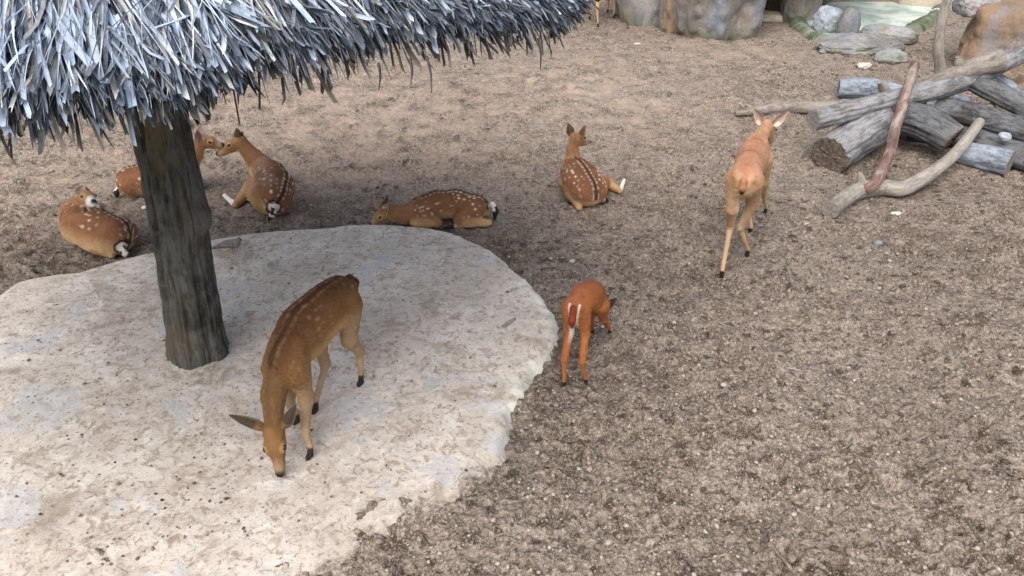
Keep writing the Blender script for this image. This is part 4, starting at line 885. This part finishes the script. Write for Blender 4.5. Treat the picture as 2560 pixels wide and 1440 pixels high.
def deer_pair_left():
    pel = at(332, 452, .165); mid = at(385, 446, .19); rib = at(420, 440, .19); ch = at(452, 428, .205)
    n1 = at_y(470, 408, ch[1]); n2 = at_y(487, 385, ch[1]); poll = at_y(503, 351, ch[1] + .02); nose = at_y(563, 361, ch[1] + .04)
    fwd = nrm(ch - pel); lat = nrm(np.cross(UP, fwd))
    legs = [chain((pel - lat * .07, .105), (gp(385, 478, .08), .06), (gp(320, 478, .04), .026), (gp(360, 482, .03), .018), (gp(385, 484, .02), .015)),
            chain((pel + lat * .07, .10), (pel + lat * .12 + fwd * .14 - UP * .07, .05), (pel + lat * .13 - fwd * .06 - UP * .12, .024), (pel + lat * .14 + fwd * .15 - UP * .125, .017), (pel + lat * .14 + fwd * .2 - UP * .13, .015)),
            chain((ch - lat * .05 - UP * .04, .078), (gp(455, 440, .05), .046), (gp(494, 423, .045), .027), (gp(488, 428, .035), .023), (gp(462, 436, .03), .017), (gp(450, 438, .02), .015)),
            chain((ch + lat * .05 - UP * .05, .07), (ch + lat * .08 - fwd * .06 - UP * .13, .04), (ch + lat * .08 + fwd * .10 - UP * .16, .024), (ch + lat * .09 - fwd * .03 - UP * .17, .017), (ch + lat * .09 - fwd * .08 - UP * .17, .015))]
    tl = at(300, 468, .10)
    deer('deer', 'reddish deer lying half hidden behind the shelter post, nose to nose with its neighbour', [(pel, .145, 1.05), (mid, .155, 1.0), (rib, .150, .95), (ch, .125, .95), (n1, .092, .9), (n2, .068, .9), (poll, .053, .95)], 4,
         (poll, nose, nrm(V(.0, -.05, 1))), legs, [(tl, .028), (tl + V(-.03, -.03, -.04), .026), (tl + V(-.03, -.05, -.075), .014)], 'sika', .98, seed=19, ear_len=.14,
         ears=[(V(-.12, .3, .95), V(-.2, -1, .0)), (V(.05, -.42, .88), V(.3, -1, .0))], group=G_LIE)
def deer_curled():
    pel = at(283, 590, .155); mid = at(242, 576, .185); rib = at(208, 562, .195); ch = at(190, 542, .205)
    n1 = at_y(192, 522, ch[1] + .04); n2 = at_y(205, 508, ch[1] + .03); poll = at_y(213, 492, ch[1] - .08); nose = poll + .21 * nrm(V(.66, -.62, .12))
    fwd = nrm(ch - pel); lat = nrm(np.cross(UP, fwd))
    legs = [chain((pel - lat * .09, .115), (at(322, 575, .10), .062), (gp(325, 612, .035), .027), (gp(300, 608, .03), .018), (gp(285, 612, .02), .015)),
            chain((pel + lat * .04, .11), (pel + lat * .12 - UP * .06 + fwd * .05, .06), (pel + lat * .1 - fwd * .08 - UP * .1, .026), (pel + lat * .12 + fwd * .05 - UP * .12, .017), (pel + lat * .12 + fwd * .1 - UP * .125, .015)),
            chain((ch - lat * .07 - UP * .06, .08), (ch - lat * .12 - fwd * .1 - UP * .13, .042), (ch - lat * .1 + fwd * .05 - UP * .16, .024), (ch - lat * .1 - fwd * .06 - UP * .17, .016), (ch - lat * .08 - fwd * .12 - UP * .175, .014)),
            chain((ch + lat * .07 - UP * .06, .08), (ch + lat * .12 - fwd * .1 - UP * .13, .042), (ch + lat * .1 + fwd * .05 - UP * .16, .024), (ch + lat * .1 - fwd * .06 - UP * .17, .016), (ch + lat * .08 - fwd * .12 - UP * .175, .014))]
    tl = at(302, 612, .12)
    deer('deer', 'spotted deer curled up on the soil with its head turned over its back', [(pel, .158, 1.15), (mid, .166, 1.15), (rib, .155, 1.08), (ch, .122, 1.0), (n1, .082, .95), (n2, .066, .95), (poll, .052, .95)], 4,
         (poll, nose, nrm(V(-.1, .35, .85))), legs, [(tl, .028), (tl + V(.03, -.05, -.05), .024), (tl + V(.10, -.05, -.085), .012)], 'sika', 1.0, seed=23, dors=[nrm(V(.35, .35, .85))] * 6, ear_len=.10, muzzle_white=True,
         ears=[(V(-.75, .25, .35), V(-.3, -1, .5)), (V(.15, .6, .5), V(.2, -1, .5))], group=G_LIE)
def deer_far():
    h1, h2, f1, f2 = (gp(*p) for p in ((1495, 68), (1474, 50), (1534, 44), (1519, 30)))
    fwd = nrm((f1 + f2 - h1 - h2) * V(1, 1, 0)); lat = nrm(np.cross(UP, fwd)); c = (h1 + h2 + f1 + f2) / 4
    pel = c - fwd * .36 + UP * .80; loin = c - fwd * .12 + UP * .81; rib = c + fwd * .12 + UP * .78; ch = c + fwd * .32 + UP * .76
    n1 = ch + fwd * .15 + UP * .14; n2 = ch + fwd * .22 + UP * .26; poll = ch + fwd * .28 + UP * .40; nose = poll + .23 * nrm(fwd * .8 - UP * .5)
    legs = [hind(pel - lat * .08, h1, fwd, 1, .06, .06), hind(pel + lat * .08, h2, fwd), fore(ch - lat * .07 - UP * .08, f1, fwd), fore(ch + lat * .07 - UP * .08, f2, fwd)]
    tl = pel - fwd * .15 + UP * .04
    deer('deer', 'pale legged deer standing in front of the far rocks, only its legs in view', [(pel, .15, .85), (loin, .145, .9), (rib, .165, .88), (ch, .14, .85), (n1, .09, .85), (n2, .065, .9), (poll, .052, .95)], 4,
         (poll, nose, UP), legs, [(tl, .03), (tl - fwd * .04 - UP * .06, .028), (tl - fwd * .03 - UP * .12, .014)], 'plain', 1.0, voxel=.012, fur_n=6000, seed=29, group=G_STAND)
for fn in (deer_grazing, deer_standing, deer_red, deer_buck, deer_alert, deer_pair_right, deer_pair_left, deer_curled, deer_far): fn()

# ------------------------------------------------------------------ dove on the pad
def dove():
    c = at(582, 631, SLAB_Z); c[2] = SLAB_Z; R_ = nrm(V(1, -.12, 0)); s = nrm(np.cross(UP, R_))
    P = lambda x, z, y=0: c + 1.12 * (R_ * x + UP * z + s * y)
    pr = [prim(P(-.045, .062), P(.035, .075), .030, .036, .02, 'body'), prim(P(.03, .08), P(.06, .098), .03, .022, .02, 'body'), prim(P(.058, .105), P(.066, .112), .018, .017, .012, 'head'),
          prim(P(.08, .112), P(.094, .107), .0055, .003, .005, 'beak'), prim(P(-.05, .060), P(-.145, .028), .020, .012, .012, 'tail', (s, 1.6)), prim(P(-.05, .072, .024), P(.02, .078, .028), .014, .020, .01, 'wing'), prim(P(-.05, .072, -.024), P(.02, .078, -.028), .014, .020, .01, 'wing'),
          prim(P(-.05, .070, -.02), P(-.115, .048, -.008), .013, .006, .01, 'wing'), prim(P(-.05, .070, .02), P(-.115, .048, .008), .013, .006, .01, 'wing')]
    for sg in (-1, 1): pr += [prim(P(.008, .05, sg * .014), P(.012, .004, sg * .016), .006, .0035, .006, 'leg'), prim(P(.012, .004, sg * .016), P(.03, .003, sg * .018), .0045, .003, .004, 'leg')]
    v, q = skin(pr, .0035); D = np.stack([sd_cap(v, p['a'], p['b'], p['ra'], p['rb'], p['lat']) for p in pr], 1); pt = np.array([p['part'] for p in pr])[D.argmin(1)]
    col = np.tile(V(.26, .225, .21), (len(v), 1)); col[pt == 'wing'] = V(.20, .185, .18); col[pt == 'tail'] = V(.13, .12, .12); col[pt == 'head'] = V(.24, .215, .215); col[pt == 'beak'] = V(.03, .03, .03); col[pt == 'leg'] = V(.36, .13, .12)
    belly = (pt == 'body') & (v[:, 2] < c[2] + .06); col[belly] = V(.30, .235, .215); col *= 1 + .3 * noise3(v * 110, 3)[:, None]
    root = empty('dove', c, label='small grey brown dove standing on the pad behind the shelter post', category='bird')
    me = mesh_from('body', local(v, c), q); set_col(me, col); obj('body', me, M['crumb'], root)
    for sg in (-1, 1):
        e = P(.068, .114, sg * .0165); iv, f = ico(); obj('eye', mesh_from('eye', local(e + iv * .0035, c), f), M['eye'], root)
dove()

# ------------------------------------------------------------------ log pile
GL = 'logs of the wood pile'
def log(label, pts, rad, mat, seed, ends=(None, None), name='log', group=GL, cat='log', **kw):
    kw.setdefault('nr', 40); kw.setdefault('step', .018)
    return tube(name, pts, rad, M[mat], seed, ends=tuple(M[e] if e else None for e in ends), label=label, category=cat, group=group, **kw)
def build_logs():
    # thick arched log with the rotten round face
    a = at(2075, 392, .17); c = at(2160, 335, .30); d = at(2225, 300, .36); e = at(2300, 285, .34)
    log('thick furrowed log with a dark rotten round end facing out', [a, c, d, e], [.195, .185, .17, .15], 'wood_grey', 3, ('end_dark', 'end_dark'), ridge=.14, gnarl=.08, nr=64)
    log('dark furrowed log with a hollow split end, arching off the rotten faced log', [at(2185, 300, .36), at(2250, 293, .42), at(2320, 312, .38), at(2378, 346, .30)], [.14, .160, .165, .160], 'wood_dark', 5, ('end_dark', 'end_dark'), ridge=.16, gnarl=.08, hollow=(False, True), nr=64)
    # long log lying across the top, forked
    p0, p1, p2, p3 = at(2032, 301, .50), at(2200, 258, .56), at(2330, 225, .62), at(2430, 192, .68)
    root = log('long grey forked log lying across the top of the pile', [p0, p1, p2, p3, at(2560, 135, .82), at(2700, 75, .95)], [.100, .108, .115, .115, .085, .075], 'wood_grey', 7, ('end_pale', 'end_pale'), ridge=.08, nr=56)
    fk = [p3 + V(-.10, 0, -.02), at(2480, 228, .60), at(2560, 268, .52), at(2680, 330, .42)]
    tube('fork', fk, [.08, .105, .105, .10], M['wood_dark'], 8, step=.02, nr=44, ridge=.08, parent=root, ends=(None, M['end_pale']))
    root = log('smooth tapering log with a knob, lying on the forked log', [at(2285, 222, .66), at(2370, 190, .74), at(2440, 168, .80), at(2503, 152, .86)], [.035, .075, .105, .125], 'wood_brown', 9, ('end_pale', 'end_pale'), ridge=.03, gnarl=.05)
    tube('knob', [at(2400, 180, .76), at(2396, 158, .86), at(2393, 142, .93)], [.055, .045, .022], M['wood_brown'], 10, step=.01, nr=20, parent=root, ends=(None, M['wood_brown']))
    log('blue grey log with a stubby side branch at the back of the pile', [at(2096, 222, .13), at(2170, 222, .15), at(2280, 245, .15), at(2420, 270, .15)], [.115, .135, .125, .12], 'wood_blue', 13, ('wood_blue', 'end_pale'), gnarl=.16, ridge=.09)
    log('short pale broken stub poking up behind the forked log', [at(2222, 240, .25), at(2210, 222, .36), at(2200, 204, .46)], [.06, .055, .03], 'wood_pale', 15, ('end_pale', 'wood_pale'), name='branch_stub', cat='branch')
    log('slender tapering log lying flat on the soil behind the standing deer', [gp(1836, 294, .03), gp(1900, 285, .065), gp(1990, 282, .07), gp(2110, 285, .08)], [.03, .062, .072, .075], 'wood_brown', 17, ('wood_brown', 'end_pale'), ridge=.05)
    log('curled rough log end tucked under the forked log', [at(2100, 262, .18), at(2150, 268, .18), at(2230, 285, .16)], [.07, .085, .08], 'wood_grey', 19, ('end_dark', 'end_pale'), ridge=.12)
    log('weathered log with a chopped end resting beside the hollow log', [at(2335, 268, .40), at(2420, 288, .38), at(2500, 310, .36), at(2640, 350, .34)], [.115, .13, .125, .12], 'wood_dark', 21, ('wood_grey', 'end_pale'), ridge=.10, nr=48)
    log('low log with a clean sawn end lying under the hollow log', [at(2392, 378, .12), at(2450, 392, .12), at(2525, 410, .12)], [.12, .125, .125], 'wood_blue', 23, ('end_pale', 'end_pale'), ridge=.06, nr=48, endtilt=.05)
    log('dark log buried low at the back of the pile', [at(2270, 330, .14), at(2420, 345, .16), at(2650, 400, .15)], [.11, .13, .14], 'wood_dark', 25, ('end_dark', 'end_pale'), ridge=.10)
    log('dark log in the shade beyond the sawn log', [at(2440, 370, .10), at(2560, 395, .12), at(2700, 440, .13)], [.11, .12, .13], 'wood_dark', 27, ('end_dark', 'end_pale'), ridge=.10)
    log('blue grey broken bough leaning against the tan rock', [at(2478, 195, .50), at(2515, 218, .46), at(2560, 250, .36), at(2640, 300, .22)], [.09, .085, .07, .06], 'wood_blue', 29, ('end_pale', 'end_pale'), ridge=.16, gnarl=.14)
    log('thin grey splinter of wood lying beside the rotten faced log', [gp(2008, 386, .02), gp(2035, 376, .035), gp(2075, 362, .05)], [.012, .04, .045], 'wood_grey', 31, name='wood_splinter', cat='wood')
    log('pale bare pole standing up behind the pile', [at_y(2352, 185, 9.6), at_y(2346, 120, 9.6), at_y(2356, 50, 9.6), at_y(2372, -20, 9.6), at_y(2385, -90, 9.6)], [.062, .058, .054, .05, .046], 'wood_pale', 33, ('end_pale', 'end_pale'), name='pole', cat='pole', ridge=.02, gnarl=.05)
    # forked branch lying in front
    b = [gp(2072, 543, .075), gp(2135, 500, .08), gp(2200, 487, .075), at(2262, 470, .10), at(2340, 424, .17), at(2395, 375, .24), at(2478, 268, .44)]
    root = log('long pale forked branch lying on the soil in front of the pile', b, [.078, .080, .075, .072, .066, .056, .050], 'wood_pale', 35, ('end_pale', 'end_pale'), ridge=.03, gnarl=.07, name='branch', cat='branch')
    tube('stub', [gp(2150, 500, .09), gp(2146, 486, .14), gp(2140, 476, .18)], [.05, .038, .02], M['wood_pale'], 37, step=.01, nr=18, parent=root, ends=(None, M['end_pale']), ridge=.12)
    r = [gp(2150, 496, .10), at(2185, 462, .16), at(2222, 385, .30), at(2240, 318, .46), at(2262, 245, .66), at(2288, 160, .90)]
    tube('red_fork', r, [.045, .050, .050, .050, .050, .046], M['wood_red'], 36, step=.018, nr=36, ridge=.04, gnarl=.08, parent=root, ends=(None, M['end_pale']), label='reddish peeling fork of the branch')
build_logs()

# ------------------------------------------------------------------ rocks
def rock(name, label, c, size, mat, seed, box=.5, amp=.16, freq=1.6, n=44, rot=0.0, ridge=.5, sink=.0, cat='rock', group=None, fine=.03, parent=None, taper=0.0):
    c = np.asarray(c, float); size = np.asarray(size, float); g = np.linspace(-1, 1, n); V_, F_ = [], []; o = 0
    for ax in range(3):
        for sg in (-1, 1):
            a, b = np.meshgrid(g, g, indexing='ij'); p = np.zeros((n, n, 3)); p[..., ax] = sg; p[..., (ax + 1) % 3] = a; p[..., (ax + 2) % 3] = b
            i = np.arange(n * n).reshape(n, n) + o; q = np.stack([i[:-1, :-1], i[1:, :-1], i[1:, 1:], i[:-1, 1:]], -1).reshape(-1, 4); F_.append(q if sg > 0 else q[:, ::-1]); V_.append(p.reshape(-1, 3)); o += n * n
    v = np.vstack(V_); F_ = np.vstack(F_); sph = v / np.linalg.norm(v, axis=1)[:, None]; e = 2 + 6 * box
    v = v / ((np.abs(v) ** e).sum(1) ** (1 / e))[:, None]
    q = v * freq + seed * 4.7; k = fbm3(q, 4, seed); rd = 1 - 2 * np.abs(noise3(q * 1.2 + 9, seed + 2)); k2 = noise3(v * freq * 6 + seed, seed + 5)
    d = amp * (k * (1 - ridge) + rd * ridge * .8) + fine * k2
    v = v * (1 + d)[:, None]; v[:, :2] *= (1 - taper * (v[:, 2:] * .5 + .5))
    v = v * size; cr, sr = math.cos(rot), math.sin(rot); v = np.stack([v[:, 0] * cr - v[:, 1] * sr, v[:, 0] * sr + v[:, 1] * cr, v[:, 2]], 1)
    base = c if parent is None else np.array(parent.location)
    me = mesh_from(name, v if parent is None else local(v + c, base), F_)
    if parent is not None: return obj(name, me, M[mat], parent)
    o_ = obj(name, me, M[mat], label=label, category=cat); o_.location = Vector(c)
    if group: o_['group'] = group
    return o_
def build_rocks():
    # rock face with lobes, cave beside it
    A = gp(1735, 60); root = empty('rock_outcrop', A, label='tall grey rock outcrop of rounded lobes beside the dark cave', category='rock')
    L = gp(1640, 62); rock('lobe', '', L + V(.05, .55, .75), (.62, .62, 1.15), 'rock', 3, .2, .13, 1.2, parent=root, taper=-.25)
    Mi = gp(1722, 80); rock('lobe', '', Mi + V(0, .55, .75), (.42, .60, 1.1), 'rock_tan', 5, .4, .14, 1.5, parent=root)
    Rr = gp(1800, 100); rock('lobe', '', Rr + V(-.02, .62, .70), (.66, .66, 1.0), 'rock', 7, .25, .14, 1.2, parent=root, n=60, taper=-.18)
    rock('cave_roof', '', V(4.5, 15.0, 1.42), (1.7, 1.35, .66), 'rock', 11, .6, .10, 1.2, parent=root)
    rock('cave_back', '', gp(1900, 20) + V(0, 2.6, .8), (2.0, .7, 1.3), 'rock', 13, .6, .10, 1.2, parent=root)
    B = gp(2005, 62); root2 = empty('rock_pillar', B, label='tan and grey rock pillar between the dark cave and the pond', category='rock')
    rock('lobe', '', gp(2012, 60) + V(0, .42, .75), (.32, .40, 1.1), 'rock', 15, .2, .14, 1.5, parent=root2); rock('lobe', '', gp(1960, 36) + V(0, .45, .8), (.28, .45, 1.1), 'rock_tan', 17, .2, .14, 1.5, parent=root2)
    rock('flat_rock', 'flat pale stone lying at the mouth of the cave', gp(1918, 48) + V(0, .05, .03), (.33, .24, .09), 'rock_pale', 19, .2, .18, 1.8, cat='stone')
    # tan wall behind the pond and beyond
    wl = empty('rock_wall', gp(2250, 0) + V(0, 1.0, 0), label='low tan rock wall behind the pond', category='wall')
    for k in range(6): rock('block', '', V(4.6 + k * 1.9, 16.1 + .25 * math.sin(k * 2.1), .55), (1.15, .55, 1.0), 'rock_tan' if k % 2 else 'rock_pale', 40 + k, .45, .09, 1.1, n=30, ridge=.2, parent=wl)
    ol = empty('rock_wall', V(-4, 18.2, 0), label='grey rock wall closing the pen far behind the shelter', category='wall')
    for k in range(7): rock('block', '', V(-10.5 + k * 2.1, 18.4 + .3 * math.sin(k * 1.7), .7), (1.3, .6, 1.3), 'rock', 60 + k, .6, .10, 1.3, n=24, parent=ol)
    # right-hand block
    bR = at(2395, 190); rb = empty('rock_block', bR, label='big tan rock block with a grey edge behind the log pile', category='rock')
    rock('mass', '', V(7.80, 10.98, .40), (1.52, .74, .56), 'rock_tan', 21, .6, .075, 1.0, n=80, ridge=.25, fine=.012, rot=-.5, parent=rb)
    rock('edge', '', V(6.45, 11.55, .84), (.24, .24, .14), 'rock_grey', 27, .4, .14, 1.6, n=30, parent=rb)
    # stones in front of the pond
    GS = 'stones in front of the pond'
    p = gp(2122, 100); rock('standing_stone', 'upright domed grey stone standing on the rock mound', p + V(0, .12, .17), (.18, .17, .29), 'rock_grey', 29, .08, .07, 1.1, cat='stone', group=GS, taper=.15)
    rock('rock_mound', 'low grey brown rock mound under the upright stone', gp(2145, 134) + V(0, .22, .03), (.58, .36, .17), 'rock_grey', 31, .0, .22, 1.3, n=60, ridge=.3, cat='rock', group=GS)
    rock('stone', 'slanting grey slab stone leaning behind the rock mound', gp(2232, 108) + V(0, .2, .10), (.42, .17, .13), 'rock_grey', 33, .15, .12, 1.2, rot=-.6, cat='stone', group=GS)
    rock('stone', 'rounded pinkish grey stone touching the rock mound', gp(2222, 138) + V(0, .12, .07), (.23, .18, .14), 'rock_grey', 35, .05, .14, 1.4, cat='stone', group=GS)
    rock('stone', 'low peaked grey stone at the foot of the rounded stone', gp(2230, 153) + V(0, .08, .05), (.25, .15, .11), 'rock_grey', 37, .0, .2, 1.4, cat='stone', group=GS)
    rock('stone', 'blue grey stone between the rock pillar and the upright stone', gp(2075, 92) + V(.0, .15, .14), (.24, .2, .24), 'rock_blue', 39, .1, .16, 1.4, cat='stone', group=GS)
    # loose stones
    for px, py, s, m, lab in ((2160, 166, (.10, .07, .045), 'rock_white', 'white stone lying in front of the low peaked grey stone'), (2343, 36, (.12, .1, .07), 'rock_white', 'white stone lying at the end of the pond rim'), (1593, 108, (.05, .035, .02), 'rock_white', 'small white stone on the soil in front of the rock outcrop'),
                              (2195, 608, (.035, .028, .02), 'rock_blue', 'small blue grey stone on the soil below the forked branch'), (2236, 549, (.045, .03, .018), 'rock_white', 'small pale stone near the sawn end of the forked branch'), (2018, 553, (.035, .02, .012), 'rock_white', 'thin pale chip of stone beside the sawn branch end'),
                              (2510, 346, (.06, .05, .04), 'rock_blue', 'blue grey stone lodged among the logs'), (358, 505, (.03, .025, .014), 'rock_white', 'pale chip on the soil just behind the shelter post'), (1430, 652, (.02, .016, .012), 'rock_white', 'tiny white chip on the soil beyond the pad edge')):
        q = gp(px, py); dz = .28 if px == 2510 else 0
        if dz: q = at(px, py, .30)
        rock('stone', lab, q + V(0, 0, s[2] * .55), s, m, int(px), .05, .2, 1.2, n=16, cat='stone')
M['rock_blue'] = mat_rock('rock_blue', (.16, .185, .215), (.30, .335, .38), (.24, .235, .235), moss_amt=.4)
build_rocks()

# ------------------------------------------------------------------ pond
def build_pond():
    edge = [(2000, 48), (2020, 72), (2060, 95), (2130, 100), (2200, 88), (2260, 74), (2310, 50), (2345, 20), (2330, 0), (2250, -8), (2150, -8), (2060, 2)]
    P = np.array([at(x, y, .06) for x, y in edge]); c = P.mean(0)
    pts = np.vstack([P, P[:1]]); sp, _ = spline(np.vstack([P[-1:], P, P[:2]]), [1] * (len(P) + 3), .03); sp = sp[:]
    a = np.arctan2(sp[:, 1] - c[1], sp[:, 0] - c[0]); r = np.hypot(sp[:, 0] - c[0], sp[:, 1] - c[1]); o = np.argsort(a); a, r = a[o], r[o]
    na = 300; A = np.linspace(-math.pi, math.pi, na, endpoint=False); R = np.interp(A, np.concatenate([a - 2 * math.pi, a, a + 2 * math.pi]), np.tile(r, 3)); R = sum(np.roll(R, k_) for k_ in range(-8, 9)) / 17
    prof = [(-.46, -.06), (-.34, .0), (-.24, .02), (-.14, .045), (-.06, .085), (.02, .11), (.09, .10), (.15, .05), (.20, -.05)]
    K = len(prof); v = np.zeros((na, K, 3))
    for k, (dr, z) in enumerate(prof):
        rr = R + dr; x, y = c[0] + rr * np.cos(A), c[1] + rr * np.sin(A); v[:, k] = np.stack([x, y, z + .012 * noise2(x * 5, y * 5, 3) + .006 * noise2(x * 18, y * 18, 5)], -1)
    i = np.arange(na * K).reshape(na, K); j = np.roll(i, -1, 0); f = np.stack([i[:, :-1], j[:, :-1], j[:, 1:], i[:, 1:]], -1).reshape(-1, 4)
    root = empty('pond', V(c[0], c[1], 0), label='shallow pond of pale milky water with a mossy green rim', category='pond')
    b = np.array(root.location); obj('rim', mesh_from('rim', local(v.reshape(-1, 3), b), f), M['pond_rim'], root)
    na2, nr = 160, 24; A2 = np.linspace(-math.pi, math.pi, na2, endpoint=False); R2 = np.interp(A2, A, R, period=2 * math.pi) - .08; T = np.linspace(0, 1, nr)
    x = c[0] + R2[:, None] * T * np.cos(A2)[:, None]; y = c[1] + R2[:, None] * T * np.sin(A2)[:, None]
    def disc(nm, z, mat):
        i = np.arange(na2 * nr).reshape(na2, nr); j = np.roll(i, -1, 0); f = np.stack([i[:, :-1], i[:, 1:], j[:, 1:], j[:, :-1]], -1).reshape(-1, 4)
        return obj(nm, mesh_from(nm, local(np.stack([x, y, z], -1).reshape(-1, 3), b), f), mat, root)
    t = NT('pond_floor', .8, .2); p = t.pos(); n1 = t.noise(p, 1.1, 5, .6, .8); n2 = t.noise(p, 6, 4)
    cc = t.mix(t.ramp(n1, .36, .60), (.33, .43, .36), (.80, .86, .80)); cc = t.mix(t.ramp(n2, .52, .7, 0, .4), cc, (.42, .55, .44))
    disc('basin', .025 - .02 * (1 - T[None] ** 2) + 0 * x + .01 * noise2(x * 2, y * 2, 4), t.done(cc, t.bump(n2, .3, .02)))
    w = NT('pond_water', .12, .4); w.b.inputs['Transmission Weight'].default_value = .3; w.b.inputs['IOR'].default_value = 1.33; w.put(w.b.inputs['Base Color'], w.mix(w.ramp(w.noise(w.pos(), 1.3, 5, .65, .6), .38, .62), (.36, .52, .46), (.80, .88, .86))); w.put(w.b.inputs['Normal'], w.bump(w.noise(w.pos(), 9, 2), .08, .02))
    disc('water', .045 + 0 * x, w.m)
build_pond()

# ------------------------------------------------------------------ twigs, straws and chips
def build_litter():
    def twig(label, a, b, r, mat, seed, sag=.0, z=.012, cat='twig', name='twig'):
        p, q = gp(*a, z), gp(*b, z); m = (p + q) / 2 + V(.01, .0, .004 + sag)
        tube(name, [p, m, q], [r * .7, r, r * .6], M[mat], seed, step=.02, nr=8, label=label, category=cat, gnarl=.12)
    twig('short pale broken stick lying on the concrete pad', (1257, 820), (1288, 800), .013, 'wood_pale', 61, z=.014, cat='stick', name='stick')
    twig('thin straight grey straw on open soil beyond the chestnut deer', (1946, 932), (2008, 932), .005, 'wood_pale', 62, cat='straw', name='straw')
    twig('thin pale straw lying on soil far out from the pad, furthest from the logs', (2482, 1278), (2556, 1258), .004, 'wood_pale', 63, cat='straw', name='straw')
    twig('curved grey twig on the soil below the forked branch', (2250, 685), (2285, 705), .005, 'wood_grey', 64)
    twig('pale straw lying between the curled deer and the rear eave', (182, 446), (200, 432), .006, 'wood_pale', 65, cat='straw', name='straw')
    twig('grey twig lying beside the shelter post near the resting pair', (482, 455), (502, 450), .007, 'wood_grey', 66)
    twig('pale twig lying at the rump of the half hidden deer', (283, 494), (298, 488), .008, 'wood_pale', 67)
    twig('thin grey twig on the soil under the fringe of the thatch', (95, 362), (128, 364), .006, 'wood_grey', 68)
    twig('long thin straw on the soil right of the chestnut deer', (2270, 1115), (2330, 1085), .004, 'wood_pale', 69, cat='straw', name='straw')
build_litter()
